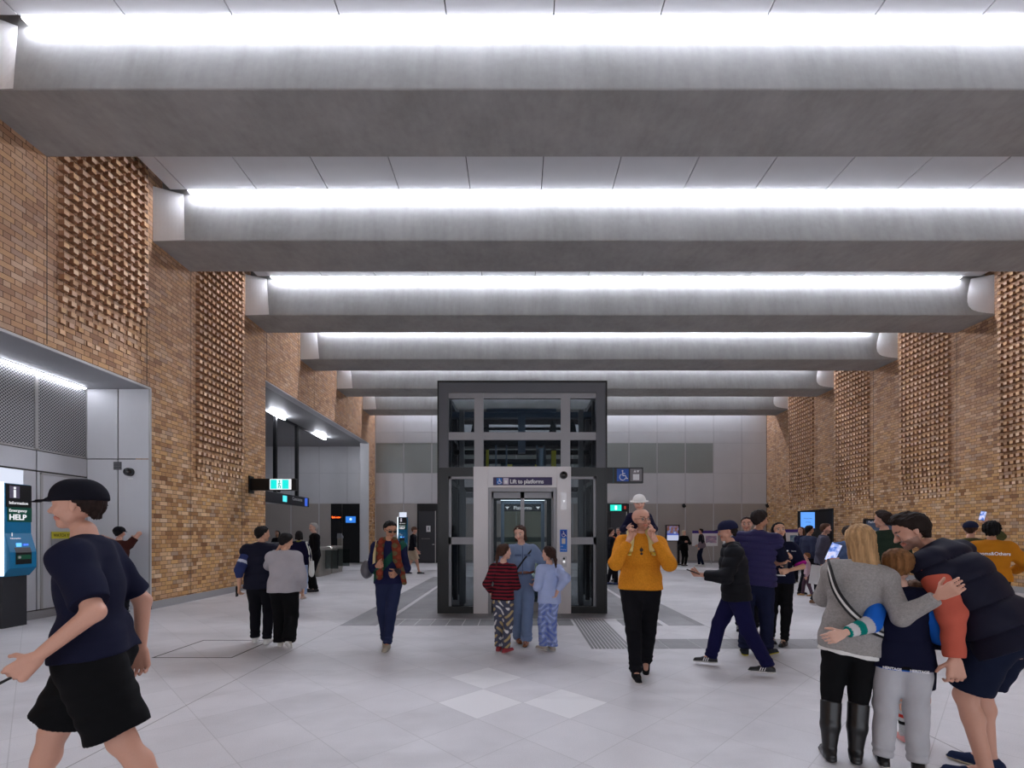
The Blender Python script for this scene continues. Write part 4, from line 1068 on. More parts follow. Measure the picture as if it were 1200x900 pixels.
        sl = g_.get('sleeve', (1.0, 1.0)); sl = sl if isinstance(sl, tuple) else (sl, sl)
        sr = .032 + g * .75
        sd.cap(p.sh[0] * H, p.sh[1] * H, sr * H, sr * H, .03 * H)
        for q in (0, 1): sd.cap((p.neck - p.U2 * .012) * H, (p.sh[q] + p.U2 * .004) * H, (.030 + g * .4) * H, (.026 + g * .6) * H, .03 * H)
        if g_.get('collar', 0) > 0: sd.cap((p.neck - p.U2 * .01) * H, (p.neck + p.nd * g_['collar']) * H, (.050 + g * .5) * H, (.045 + g * .3) * H, .015 * H, end=True)
        else: sd.cap((p.neck - p.U2 * .03) * H, (p.neck + p.nd * .004) * H, (.058 + g * .3) * H, (.038 + g * .2) * H, .02 * H, end=True)
        for i in range(2):
            f = sl[i]
            if f <= 0: sd.ball((p.sh[i] + p.R * (i * 2 - 1) * .004) * H, (.036 + g * .8) * H, .02 * H); continue
            ga = g_.get('arm', g * .8)
            if f <= .5:
                e = p.sh[i] + (p.elb[i] - p.sh[i]) * (f / .5); sd.cap(p.sh[i] * H, e * H, (.033 + ga) * H, (.028 + ga) * H, .02 * H, end=True)
            else:
                e = p.elb[i] + (p.wr[i] - p.elb[i]) * ((f - .5) / .5); sd.cap(p.sh[i] * H, p.elb[i] * H, (.033 + ga) * H, (.026 + ga) * H, .02 * H)
                sd.cap(p.elb[i] * H, e * H, (.026 + ga) * H, (.0175 + ga * .75) * H, .014 * H, end=True)
        gc = np.array(g_['col']); wr_ = wrinkle(g_.get('wr', .0022) * H, g_.get('wf', 20), int(y * 100) % 89 + ti)
        if puff:
            U = p.U; P0_ = p.P * H; sp = g_.get('band', .058) * H; amp = .012 * puff * H
            disp = lambda P: wr_(P) + amp * (np.abs(np.sin(np.pi * ((P - P0_) @ U) / sp)) ** .42 - .75)
        else: disp = wr_
        sd.build(g_.get('name', 'jumper'), g_.get('mat', M_CLOTH), root, gc, disp, g_.get('colfn') and g_['colfn'](p))
    # ---- shoes
    sh = L.get('shoes')
    if sh:
        for i in range(2):
            sd = Sdf(min(res, .009)); an = p.ank[i]; fd = p.fd[i]; up = V3(0, 0, 1)
            pitch = L.get('foot_pitch', (0, 0))[i]; fw = unit(fd * math.cos(R(pitch)) - up * math.sin(R(pitch))); un = unit(up * math.cos(R(pitch)) + fd * math.sin(R(pitch)))
            q = an - un * .021
            c_ = .9 if female else 1.0
            sd.cap((q - fw * .022) * H, (q + fw * .045) * H, .022 * H, .0215 * H, .01 * H); sd.cap((q + fw * .03) * H, (q + fw * .098 * c_ - un * .004) * H, .022 * H, .016 * H, .012 * H, (un, .85))
            shin = unit(p.knee[i] - an)
            sd.cap((q - un * .006) * H, (an + un * .004) * H, .024 * H, .026 * H, .01 * H, end=True)
            if sh.get('high'): sd.cap(an * H, (an + shin * sh['high'] * .5) * H, .026 * H, .038 * H, .01 * H); sd.cap((an + shin * sh['high'] * .5) * H, (an + shin * sh['high']) * H, .038 * H, .041 * H, .01 * H, end=True)
            sd.cap((q - fw * .024 - un * .012) * H, (q + fw * .100 * c_ - un * .013) * H, .0225 * H, .021 * H, .004 * H, (un, .42))
            sd.plane((q - un * .022) * H, -un)
            sc_, so = np.array(sh['col']), np.array(sh.get('sole', sh['col'])); q_ = q * H; un_ = un; lim = -.0115 * H
            def cf2(v, col, q_=q_, un_=un_, sc_=sc_, so=so, lim=lim):
                m = (v - q_) @ un_ < lim; c2 = col.copy(); c2[m] = so; return c2
            o = sd.build('shoe' if not sh.get('name') else sh['name'], sh.get('mat', M_LEATHER), root, sc_, None, cf2)
    # ---- hair and hats
    s = p.hh * H; M = p.Mh; c = p.head * H; Lp = lambda a, b_, c_: c + M @ (V3(a, b_, c_) * s); X = M @ V3(1, 0, 0); Yh = M @ V3(0, 1, 0); Zh = M @ V3(0, 0, 1)
    if hair_style and hair_style != 'bald':
        sd = Sdf(min(res, .008)); t_ = L.get('hair_t', .032)
        sd.cap(Lp(0, -.10, .14), Lp(0, .09, .17), (.345 + t_) * s, (.33 + t_) * s, .05 * s)
        if hair_style in ('short', 'quiff'):
            sd.cap(Lp(0, -.17, -.05), Lp(0, -.17, -.18), (.27 + t_ * .6) * s, .20 * s, .06 * s)
        if hair_style in ('curly',): sd.cap(Lp(0, -.12, .12), Lp(0, .05, .16), (.40 + t_) * s, (.38 + t_) * s, .05 * s); sd.cap(Lp(0, -.16, -.1), Lp(0, -.14, -.25), .36 * s, .3 * s, .08 * s)
        nv = M @ unit(V3(0, .80, -.60) if hair_style != 'short' else V3(0, .75, -.66)); sd.plane(Lp(0, .27, .32) if hair_style != 'long' else Lp(0, .22, .30), nv, .09 * s)
        if hair_style in ('short', 'quiff', 'curly', 'pony', 'bun'): sd.plane(Lp(0, 0, -.36), -Zh, .10 * s)
        if hair_style == 'quiff': sd.cap(Lp(-.14, .27, .44), Lp(.14, .27, .44), .10 * s, .10 * s, .05 * s); sd.cap(Lp(0, .18, .50), Lp(0, -.1, .50), .12 * s, .08 * s, .08 * s)
        if hair_style == 'long':
            ln = L.get('hair_len', .9)
            for q in (-1, 1): sd.cap(Lp(q * .27, -.02, .15), Lp(q * .31, -.08, .15 - ln), .13 * s, .10 * s, .06 * s)
            sd.cap(Lp(-.14, -.27, .05), Lp(-.17, -.26, .10 - ln), .22 * s, .15 * s, .08 * s, (Yh, .75)); sd.cap(Lp(.14, -.27, .05), Lp(.17, -.26, .10 - ln), .22 * s, .15 * s, .08 * s, (Yh, .75))
            sd.cap(Lp(0, -.3, .05), Lp(0, -.28, .08 - ln), .22 * s, .16 * s, .08 * s, (Yh, .75))
        if hair_style == 'bob':
            for q in (-1, 1): sd.cap(Lp(q * .27, -.02, .1), Lp(q * .30, .0, -.38), .13 * s, .12 * s, .06 * s)
            sd.cap(Lp(0, -.2, 0), Lp(0, -.2, -.35), .30 * s, .24 * s, .08 * s)
        if hair_style == 'pony':
            dn = unit(-p.U2 * .9 - p.F * .45); q0 = Lp(0, -.46, .02); q1 = q0 + dn * .35 * s; q2 = q1 + unit(dn - V3(0, 0, .5)) * .55 * s
            sd.chain([Lp(0, -.38, .06), q0, q1, q2], [.10 * s, .085 * s, .12 * s, .03 * s], .05 * s)
            for q in (-1, 1): sd.cap(Lp(q * .24, -.1, .1), Lp(q * .12, -.34, -.1), .15 * s, .12 * s, .06 * s)
        if hair_style == 'bun': sd.ball(Lp(0, -.48, .25), .15 * s, .05 * s)
        dc = L.get('hair_disp', .028 if hair_style != 'curly' else .06)
        wr1 = wrinkle(dc * s, 260 if hair_style != 'curly' else 190, 5)
        D2 = np.array([X * 170, X * 60 + Yh * 130])
        def hd(P): return wr1(P) * .6 + dc * s * .9 * np.sin(P @ D2[0] + 2 * np.sin(P @ D2[1] * .3)) * .5
        def hc(v, col):
            q = (v - c) @ M / s; st = np.sin(q[:, 0] * 34 + 3 * np.sin(q[:, 1] * 9)) * .5 + np.sin(q[:, 0] * 71 + q[:, 1] * 40) * .3
            st2 = L.get('streak', .16); return np.clip(col * (1 + st2 * st[:, None]), 0, 1)
        sd.build('hair', M_HAIR, root, hr, hd, hc)
    cp = L.get('cap')
    if cp:
        sd = Sdf(min(res, .008)); sd.cap(Lp(0, -.10, .16), Lp(0, .08, .18), .42 * s, .40 * s, .05 * s); sd.plane(Lp(0, 0, cp.get('low', .10)), -Zh)
        if cp.get('brim') == 'round': sd.cap(Lp(0, -.03, .13), Lp(0, .03, .10), .62 * s, .62 * s, .02 * s, (Zh, .07))
        else: sd.cap(Lp(0, .30, .17), Lp(0, .62, .12), .30 * s, .24 * s, .02 * s, (unit(Zh + Yh * .15), .08))
        sd.build('cap', M_CLOTH, root, np.array(cp['col']))
    p.root = root; p.Lp = Lp; return p

def strap(p, pts, width, thick, col, name='strap', mat=None, stripe=None, n=24, closed=False):
    """a ribbon along a smooth path of local points (metres), lying with its flat side outwards from the body axis"""
    P = [np.asarray(q, float) for q in pts]; out = []
    m = len(P); seq = range(m - 1) if not closed else range(m)
    for i in seq:
        p0, p1, p2, p3 = (P[(i - 1) % m] if closed or i > 0 else P[0]), P[i], P[(i + 1) % m], (P[(i + 2) % m] if closed or i + 2 < m else P[-1])
        for t in np.linspace(0, 1, n // max(1, m - 1) + 3, endpoint=False): out.append(.5 * ((2 * p1) + (-p0 + p2) * t + (2 * p0 - 5 * p1 + 4 * p2 - p3) * t * t + (-p0 + 3 * p1 - 3 * p2 + p3) * t ** 3))
    if not closed: out.append(P[-1])
    out = np.array(out); ax0 = (p.P + V3(0, 0, 0)) * p.H; v = []; f = []; mi = []
    for i, q in enumerate(out):
        tn = unit(out[min(i + 1, len(out) - 1)] - out[max(i - 1, 0)]); axp = ax0 + p.U * ((q - ax0) @ p.U); nn = q - axp; nn = unit(nn - (nn @ tn) * tn); wd = np.cross(tn, nn)
        for a, b in ((-.5, 0), (-.17, 0), (.17, 0), (.5, 0), (.5, 1), (-.5, 1)): v.append(q + wd * a * width + nn * (thick if b == 0 else 0))
    for i in range(len(out) - 1):
        o = i * 6
        for j in range(6): f.append((o + j, o + (j + 1) % 6, o + 6 + (j + 1) % 6, o + 6 + j)); mi.append(1 if j == 1 and stripe is not None else 0)
    mb = MB(); mb.v = [tuple(q) for q in v]; mb.f = f; mb.mi = mi
    mats = [flat(col, .7)] + ([flat(stripe, .7)] if stripe is not None else [])
    return mb.build(name, mats, p.root, smooth=False)
def item(p, name, label, category, parts, loc, rot=(0, 0, 0), group=None):
    """a separate thing held by a person: parts = [(name, MB, material)]; loc in the person's local metres"""
    mw = Matrix.Translation(p.root.location) @ Matrix.Rotation(p.root.rotation_euler.z, 4, 'Z')
    o = empty(name, mw @ Vector(loc), 0, label=label, category=category); o.rotation_euler = (rot[0], rot[1], rot[2] + p.root.rotation_euler.z)
    for n_, mb, mt in parts: mb.build(n_, mt, o)
    return o
def phone(p, loc, rot, label, lit=None, big=1.0):
    m = MB().cbox(-.037 * big, .037 * big, -.005, .005, -.075 * big, .075 * big, .006); pr = [('case', m, M_BLACK)]
    pr.append(('screen', MB().box(-.033 * big, .033 * big, -.0065, -.005, -.069 * big, .069 * big), lit or flat((20, 22, 28), .15)))
    return item(p, 'mobile_phone', label, 'phone', pr, loc, rot)
# ---------------------------------------------------------------- the people
NAVY = srgb(26, 27, 46); BLACK = srgb(18, 18, 20); DK = srgb(24, 24, 30); JEAN = srgb(38, 44, 72); WHITE = srgb(226, 224, 220)
def bands(cols, w, axis='U', off=0.0):
    """knitted bands along the body"""
    def mk(p):
        def fn(v, c):
            t = (v - p.P * p.H) @ p.U + off; k = (np.floor(t / w)).astype(int) % len(cols); return np.array(cols)[k]
        return fn
    return mk
def blobs(base, cols, f=26, th=.55):
    def mk(p):
        def fn(v, c):
            a = np.sin(v[:, 0] * f + 2 * np.sin(v[:, 2] * f * .7)) * np.sin(v[:, 2] * f * 1.1 + 2 * np.sin(v[:, 0] * f * .8)) * np.sign(np.sin(v[:, 1] * 9 + .7))
            c = c.copy(); c[a > th] = cols[0]; c[a < -th] = cols[-1]; return c
        return fn
    return mk

# --- the family group on the right, seen from behind
HW = 1.60
pw = build_person('person', 2.27, 3.30, -30, HW, dict(lean=2, side=7, feet=((-.075, -.03, 0), (.02, .0, 0)), fdir=(12, 0), head=(-2, 0, -7),
    hands=((-.062, .20, .80), (.262, -.150, .735)), elbows=((-.25, 0, -1), (.3, -.6, -.8)), curl=(.9, .55), wide=.95),
    dict(female=True, skin='fair', hair='long', hair_col=srgb(168, 132, 92), hair_len=.98, hair_t=.075, streak=.34, palm=((.3, 1, 0), (0, 1, -.2)), thumb=((1, 0, .5), (0, .2, 1)),
         bottom=dict(col=BLACK, loose=.006, len=.78, name='trousers', flare=.4, bunch=False),
         tops=[dict(col=WHITE, loose=.010, hem=-.070, hemonly=True, name='undershirt'), dict(col=srgb(150, 146, 143), loose=.017, hem=-.056, sleeve=(.96, .96), arm=.011, hemr=.9, mat=M_KNIT, wr=.003, wf=16, name='jumper')],
         shoes=dict(col=BLACK, high=.20, name='boot')),
    'person with long blonde hair, grey jumper and knee-high black boots holding up a phone', res=.0068)
hh = HW
strap(pw, [(-.075 * hh, .03, .845 * hh), (-.072 * hh, -.055, .815 * hh), (-.052 * hh, -.118, .73 * hh), (-.005 * hh, -.138, .65 * hh), (.065 * hh, -.122, .58 * hh), (.108 * hh, -.03, .55 * hh)], .045, .012, (22, 22, 24), 'bag_strap', stripe=(214, 212, 208))
scr = Mat('phone_picture', .2); scr_c = scr.ramp(scr.noise(18, 4), [(.3, srgb(20, 30, 70)), (.45, srgb(90, 130, 220)), (.58, srgb(220, 225, 255)), (.7, srgb(190, 130, 170))]); scr.t.links.new(scr_c, scr.b.inputs['Emission Color']); scr.b.inputs['Emission Strength'].default_value = .9; scr.color((.02, .02, .02))
phone(pw, (-.075, .375, 1.405), (R(-10), R(22), 0), 'phone with a bright screen held up by the blonde woman', scr.m, 1.02)

HB = 1.40
def boy_sleeve(p):
    def fn(v, c):
        c = c.copy(); a, b, w_ = p.sh[0] * p.H, p.elb[0] * p.H, p.wr[0] * p.H
        du, df = unit(b - a), unit(w_ - b); Lu, Lf = np.linalg.norm(b - a), np.linalg.norm(w_ - b)
        tu = (v - a) @ du / Lu; tf = (v - b) @ df / Lf
        c[:] = srgb(28, 96, 190); m = (tf > .12) & (np.linalg.norm(v - (b + w_) / 2, axis=1) < Lf * .75); k = tf[m]
        col = np.where((k < .38)[:, None], np.array(srgb(180, 178, 180)), np.where((k < .60)[:, None], np.array(srgb(10, 120, 110)), np.where((k < .82)[:, None], np.array(srgb(196, 194, 194)), np.array(srgb(12, 128, 116)))))
        c[m] = col; return c
    return fn
pb = build_person('person', 2.53, 3.17, -34, HB, dict(hs=1.18, lean=3, side=-2, feet=((-.075, .0, 0), (.055, .02, 0)), fdir=(10, -10), head=(4, 4, -3), wide=.90,
    hands=((-.232, -.222, .650), (.10, .17, .62)), elbows=((-.3, -1, -.7), None), curl=(.6, .4)),
    dict(skin='pale', hair='short', hair_col=srgb(112, 76, 44), hair_t=.075, streak=.3, palm=((.2, 1, 0), None), thumb=((0, 0, 1), None),
         bottom=dict(col=srgb(186, 186, 190), loose=.017, flare=.9, wr=.0035, name='jogging_trousers'),
         tops=[dict(col=srgb(28, 96, 190), loose=.010, hem=-.05, sleeve=(.93, .9), arm=.012, colfn=boy_sleeve, name='long_sleeved_shirt'), dict(col=srgb(20, 22, 44), loose=.022, hem=-.045, sleeve=0, puff=.45, band=.085, collar=.012, mat=M_CLOTH, name='padded_vest')],
         shoes=dict(col=BLACK, sole=WHITE)),
    'boy with short brown hair in a navy vest and light grey jogging trousers', res=.0068)
s2 = Sdf(.007); q0 = (pb.P + pb.U * -.045) * HB; s2.chain([q0, q0 + pb.U * .024], [(.086 * .92 + .034) * HB] * 2, .01, (unit(pb.M @ V3(0, 1, 0)), .72)); s2.plane(q0 + pb.U * .026, pb.U); s2.plane(q0, -pb.U)
hb_ = s2.build('hem_band', M_CLOTH, pb.root, BLACK)
text('HERITAGE', .021, (-.115, -.131, q0[2] + .007), M_TXTW, pb.root, rot=(PI / 2, 0, R(-8)), bold=.0006); text('HERITAGE', .021, (.022, -.138, q0[2] + .007), M_TXTW, pb.root, rot=(PI / 2, 0, R(8)), bold=.0006)
s2 = Sdf(.006); s2.cap((pb.neck - pb.U2 * .012) * HB, (pb.neck + pb.nd * .006) * HB, .047 * HB, .043 * HB, .01, end=True); s2.build('shirt_collar', M_CLOTH, pb.root, WHITE)

HC = 1.16
def sock_col(p):
    def fn(v, c):
        z = v[:, 2]; c = c.copy(); c[(z > .175) & (z < .198)] = srgb(190, 50, 40); c[(z > .125) & (z < .15)] = BLACK; return c
    return fn
pc = build_person('person', 2.935, 3.56, -34, HC, dict(hs=1.25, feet=((-.06, 0, 0), (.035, -.02, 0)), fdir=(25, 0), wide=.85, hands=((-.1, .2, .6), (.1, .2, .6))),
    dict(skin='fair', hair='short', hair_col=srgb(90, 60, 40), bottom=dict(col=NAVY, len=.34, loose=.012, name='shorts'), tops=[dict(col=NAVY, loose=.012, hem=-.03)], shoes=dict(col=srgb(214, 150, 146), sole=WHITE, mat=M_CLOTH)),
    'small child hidden behind the boy, showing bare knees and striped grey socks', res=.0075)
for i in range(2):
    s2 = Sdf(.006); s2.cap(pc.knee[i] * HC + V3(0, 0, -.02), pc.ank[i] * HC, .037 * HC, .0255 * HC, .01); s2.plane(pc.knee[i] * HC + V3(0, 0, -.035), V3(0, 0, 1)); s2.build('sock', M_KNIT, pc.root, srgb(186, 186, 186), None, sock_col(pc))

HM = 1.84
pm_ = build_person('person', 3.02, 3.00, 22, HM, dict(lean=31, side=-8, twist=0, hunch=10, drop=.006, feet=((-.06, .02, 0), (.07, .07, 0)), fdir=(22, 10), head=(42, 26, 0), wide=1.06,
    hands=((-.180, .050, .425), (.22, .30, .62)), elbows=((-.3, -1, .1), None), curl=(.7, .5)),
    dict(skin='fair', hair='quiff', hair_col=srgb(34, 24, 20), stubble=srgb(70, 50, 42), palm=((.4, .5, 0), None), thumb=((.6, 1, 0), None), hair_t=.04,
         bottom=dict(col=srgb(20, 26, 46), len=.44, loose=.014, name='shorts', wr=.003),
         tops=[dict(col=srgb(190, 92, 74), loose=.004, hem=.0, sleeve=(.98, .95), arm=.014, wr=.003, wf=16, name='jumper'),
               dict(col=srgb(24, 24, 40), loose=.028, hem=-.06, sleeve=0, puff=1.35, band=.088, collar=.045, hemr=1.2, flat=.70, mat=M_NYLON, name='puffer_vest')],
         shoes=dict(col=srgb(36, 46, 74), sole=srgb(206, 196, 170), mat=M_CLOTH)),
    'tall person bending over the child in a navy puffer vest, orange sleeves and shorts', res=.0070)

# --- striding man on the far left of the frame
p1 = build_person('person', -2.13, 2.45, 112, 1.80, dict(lean=4, feet=((-.055, -.20, .02), (.055, .19, 0)), hands=((-.175, .055, .56), (.15, -.06, .50)), elbows=((-.4, -1, 0), None), head=(0, 2, 0), curl=(.9, .6)),
    dict(skin='fair', hair='short', hair_col=srgb(40, 28, 24), cap=dict(col=srgb(22, 22, 30)), foot_pitch=(28, 0), palm=((1, .2, 0), None), thumb=((0, .4, 1), None),
         bottom=dict(col=srgb(16, 16, 18), len=.44, loose=.024, name='shorts', wr=.003), tops=[dict(col=srgb(24, 26, 46), loose=.018, hem=.0, sleeve=(.42, .42), arm=.014, wr=.003, name='polo_shirt')],
         shoes=dict(col=BLACK, sole=WHITE)), 'person in black cap, navy polo shirt and black shorts striding past in front', res=.0075)
phone(p1, (-.215 * 1, .24, .90), (R(60), 0, 0), 'dark phone in the hand of the striding man in the black cap')

# --- man in mustard jumper carrying a child
def open_neck(p):
    return lambda v, c: c
H3 = 1.81
p3 = build_person('person', 1.335, 5.25, 171, H3, dict(lean=0, hip=(0, .01), feet=((-.045, -.12, .012), (.03, .06, 0)), fdir=(-5, 5), head=(28, 2, 4), wide=1.08, belly=.012,
    hands=((-.075, .11, .815), (.075, .11, .815)), elbows=((-.5, .15, -.9), (.5, .15, -.9)), curl=(1.0, 1.0)),
    dict(skin='fair', hair='bald', brow=srgb(120, 80, 60), stubble=srgb(130, 84, 66), palm=((0, .3, 1), (0, .3, 1)), thumb=((1, 0, 0), (-1, 0, 0)), foot_pitch=(22, 0),
         bottom=dict(col=srgb(20, 20, 24), loose=.010, waist=.07, flare=1.0), tops=[dict(col=srgb(204, 132, 38), loose=.016, hem=-.0, sleeve=(.96, .96), arm=.015, hemr=1.0, mat=M_KNIT, wr=.0025, wf=15, name='jumper', collar=.01)],
         shoes=dict(col=srgb(22, 22, 24), sole=WHITE, mat=M_CLOTH)), 'bald bearded person in a mustard jumper and black trousers carrying a child', res=.0082)
g = MB()   # glasses on the face, sunglasses hooked at the neck
for q in (-1, 1):
    pts = [p3.Lp(q * .145 + .10 * math.cos(t), .42, .03 + .075 * math.sin(t)) for t in np.linspace(0, 2 * PI, 13)]; g.path(pts, .0022, 5)
    g.path([p3.Lp(q * .24, .41, .06), p3.Lp(q * .36, .0, .05)], .0022, 5)
g.path([p3.Lp(-.05, .43, .05), p3.Lp(.05, .43, .05)], .0022, 5); g.build('spectacles', M_BLACK, p3.root)
g = MB()
for zz_ in (1.375, 1.33): g.dome((0.0, .150, zz_), .019, (0, 1, 0), n=12, m=3, squash=.5)
g.path([(0, .15, 1.41), (0, .158, 1.32)], .003, 5)
g.build('sunglasses', M_BLACK, p3.root)
HK = .92
pk = build_person('person', 1.355, 5.40, 171, HK, dict(hs=1.42, lean=14, hip=(0, 0), feet=((-.135, .33, .34), (.135, .33, .34)), knees=((-.2, 1, 1.2), (.2, 1, 1.2)), fdir=(0, 0), head=(-4, 8, 0), wide=1.05,
    hands=((-.14, .16, .66), (.14, .16, .66))),
    dict(skin='pale', hair='short', hair_col=srgb(150, 110, 70), cap=dict(col=WHITE, brim='round', low=.08), foot_pitch=(0, 0),
         bottom=dict(col=srgb(214, 200, 138), loose=.014), tops=[dict(col=srgb(28, 28, 54), loose=.018, hem=-.02, sleeve=(.96, .96), arm=.014, name='jumper')], shoes=dict(col=srgb(206, 176, 50), sole=srgb(214, 200, 120))),
    'toddler in a white sun hat riding on the shoulders of the man in mustard', res=.0075, z=1.005)

M_DENIM_F = flat((92, 108, 138), .9)
# --- mother and two girls at the lift
H4 = 1.65
p4 = build_person('person', .075, 6.80, 180, H4, dict(lean=1, side=1, feet=((-.03, .05, 0), (.035, -.06, 0)), fdir=(-8, 10), head=(-22, 14, 5), wide=.98,
    hands=((-.125, .05, .555), (.115, .085, .575)), elbows=((-1, -.6, 0), (1, -.6, 0)), curl=(.6, 1.0)),
    dict(female=True, skin='pale', hair='bob', hair_col=srgb(62, 40, 30), hair_t=.06, bottom=dict(col=srgb(112, 128, 156), loose=.011, flare=2.2, waist=.10, mat=M_DENIM, wr=.003, belt=srgb(110, 66, 44), beltr=.012),
         tops=[dict(col=srgb(124, 142, 172), loose=.014, hem=.088, sleeve=(.95, .95), arm=.016, mat=M_DENIM, wr=.0035, collar=.018, name='denim_shirt')],
         shoes=dict(col=srgb(134, 78, 44), sole=srgb(60, 40, 30), high=.05, name='boot')), 'person in blue denim shirt and jeans with a brown belt facing two girls', res=.0085)
g = MB()
for zz_, xx_ in ((.77, -.07), (.77, .07)):
    MB().box(xx_ * .9 - .045, xx_ * .9 + .045, .135, .150, 1.235, 1.262).build('pocket_flap', M_DENIM_F, p4.root)
MB().box(-.006, .006, .150, .158, .97, 1.38).build('button_placket', M_DENIM_F, p4.root)
g = MB(); g.path([p4.Lp(-.24, .22, .44), p4.Lp(0, .34, .44), p4.Lp(.24, .22, .44)], .006, 6); g.build('hair_clip_sunglasses', flat((214, 200, 180), .3), p4.root)
strap(p4, [(-.10 * H4, .0, .83 * H4), (-.075 * H4, .085, .80 * H4), (-.01 * H4, .155, .72 * H4), (.06 * H4, .14, .62 * H4), (.115 * H4, .10, .57 * H4)], .022, .008, (22, 22, 24), 'bag_strap')
def bag(p, loc, r, col, label, cat='bag', flatd=.5, res=.009, hang=None):
    o = empty('shoulder_bag', Matrix.Translation(p.root.location) @ Matrix.Rotation(p.root.rotation_euler.z, 4, 'Z') @ Vector(loc), p.root.rotation_euler.z, label=label, category=cat)
    sd = Sdf(res); sd.cap((0, -r * .35, -r * .2), (0, r * .35, -r * .2), r, r, .02, (V3(1, 0, 0), flatd)); sd.cap((0, -r * .4, r * .3), (0, r * .4, r * .3), r * .7, r * .7, .03, (V3(1, 0, 0), flatd))
    sd.build('bag_body', M_LEATHER, o, srgb(*col), wrinkle(.004, 20, 3))
    if hang: MB().path([(0, -r * .5, r * .6), (0, -r * .3, hang), (0, r * .3, hang), (0, r * .5, r * .6)], .008, 6).build('handle', flat(col, .6), o)
    else: MB().tube((0, -r * .5, r * .9), (0, r * .5, r * .9), .006, 8).build('zip_seam', M_GREY, o)
    return o
bag(p4, (.15 * H4, .10, .555 * H4), .085, (16, 16, 18), 'small black crossbody bag at the hip of the woman in denim')
p5 = build_person('person', -.19, 6.36, -12, 1.37, dict(hs=1.18, lean=0, side=1, feet=((-.04, .0, 0), (.05, -.09, .01)), fdir=(0, -25), head=(-42, -6, 0), wide=.92, hands=((-.13, .05, .56), (.10, .16, .60)), curl=(.5, .5)),
    dict(female=False, skin='pale', hair='pony', hair_col=srgb(66, 44, 34), bottom=dict(col=srgb(74, 76, 92), loose=.014, colfn=blobs(None, [srgb(206, 204, 204), srgb(170, 150, 110)], 30, .62), name='patterned_trousers', flare=1.0),
         tops=[dict(col=srgb(30, 22, 28), loose=.014, hem=-.03, sleeve=(.95, .9), arm=.013, colfn=bands([srgb(34, 24, 30), srgb(116, 30, 42)], .0225), name='striped_jumper')], shoes=dict(col=srgb(150, 60, 66), sole=srgb(206, 160, 156), mat=M_CLOTH)),
    'girl with a ponytail in a red and black striped jumper and patterned trousers', res=.0072)
p6 = build_person('person', .425, 6.40, 14, 1.34, dict(hs=1.18, lean=-1, side=0, feet=((-.05, .02, 0), (.03, -.02, 0)), fdir=(25, 5), head=(34, -5, 0), wide=.88, hands=((-.10, .10, .62), (.06, -.09, .60)), curl=(.5, .5)),
    dict(female=False, skin='pale', hair='pony', hair_col=srgb(50, 32, 26), bottom=dict(col=srgb(128, 142, 186), loose=.013, flare=1.6, colfn=blobs(None, [srgb(160, 176, 222), srgb(100, 118, 184)], 40, .4), name='pyjama_trousers'),
         tops=[dict(col=srgb(168, 182, 220), loose=.022, hem=-.055, sleeve=(.95, .95), arm=.018, hemr=1.15, wr=.004, name='pyjama_shirt')], shoes=dict(col=srgb(170, 160, 150), sole=WHITE, mat=M_CLOTH)),
    'girl with a low ponytail in pale blue pyjama shirt and trousers', res=.0076)

# --- man with scarf and backpack strap
H7 = 1.71
def diag_green(p):
    def fn(v, c):
        c = c.copy(); t = v[:, 0] * .75 + (v[:, 2] - 1.15) * .66; m = (np.abs(t - .02) < .045) & (v[:, 1] > 0); c[m] = srgb(26, 74, 60); return c
    return fn
p7 = build_person('person', -1.755, 6.62, 188, H7, dict(lean=2, feet=((-.0, .10, 0), (.035, -.06, 0)), fdir=(-6, 6), head=(30, 20, 0), wide=.98, hands=((-.075, .135, .60), (.07, .125, .655)), elbows=((-.5, -.9, -.5), (.5, -.9, -.5)), curl=(.9, 1.2)),
    dict(skin='tan', hair='short', hair_col=srgb(20, 16, 16), hair_t=.045, palm=(None, (0, -1, 0)), bottom=dict(col=JEAN, loose=.008, mat=M_DENIM, flare=.9), tops=[dict(col=srgb(28, 30, 62), loose=.016, hem=-.015, sleeve=(.95, .95), arm=.013, colfn=diag_green, name='jumper')],
         shoes=dict(col=srgb(170, 160, 144), sole=srgb(190, 184, 170), mat=M_CLOTH)), 'person in navy jumper with rust scarf, beige shoes and a grey bag, walking forward', res=.0082)
RU = srgb(112, 52, 38)
def scarf_col(p):
    def fn(v, c):
        c = c.copy(); k = np.sin(v[:, 2] * 60) + np.sin(v[:, 0] * 50); c[k > .6] = srgb(96, 84, 58); c[k < -1.1] = srgb(130, 60, 42); return c
    return fn
s2 = Sdf(.008); h = H7
s2.chain([V3(.045, .03, .845) * h, V3(.06, .075, .80) * h, V3(.055, .092, .70) * h, V3(.06, .095, .57) * h], [.03 * h, .030 * h, .026 * h, .028 * h], .02, (V3(0, 1, 0), .5))
s2.chain([V3(-.045, .03, .845) * h, V3(-.065, .075, .80) * h, V3(-.075, .098, .70) * h, V3(-.115, .115, .60) * h, V3(-.13, .10, .52) * h], [.03 * h, .034 * h, .032 * h, .022 * h, .020 * h], .02, (V3(0, 1, 0), .5))
s2.chain([V3(.045, .03, .845) * h, V3(0, -.045, .86) * h, V3(-.045, .03, .845) * h], [.028 * h] * 3, .02)
s2.build('scarf', M_KNIT, p7.root, RU, None, scarf_col(p7))
strap(p7, [(.085 * h, -.05, .83 * h), (.092 * h, .05, .83 * h), (.095 * h, .155, .75 * h), (.10 * h, .16, .64 * h)], .045, .012, (196, 178, 130), 'backpack_strap')
bag(p7, (.175 * h, -.08, .625 * h), .115, (84, 82, 88), 'round dark grey bag hanging beside the man with the rust scarf', flatd=.7)
g = MB()
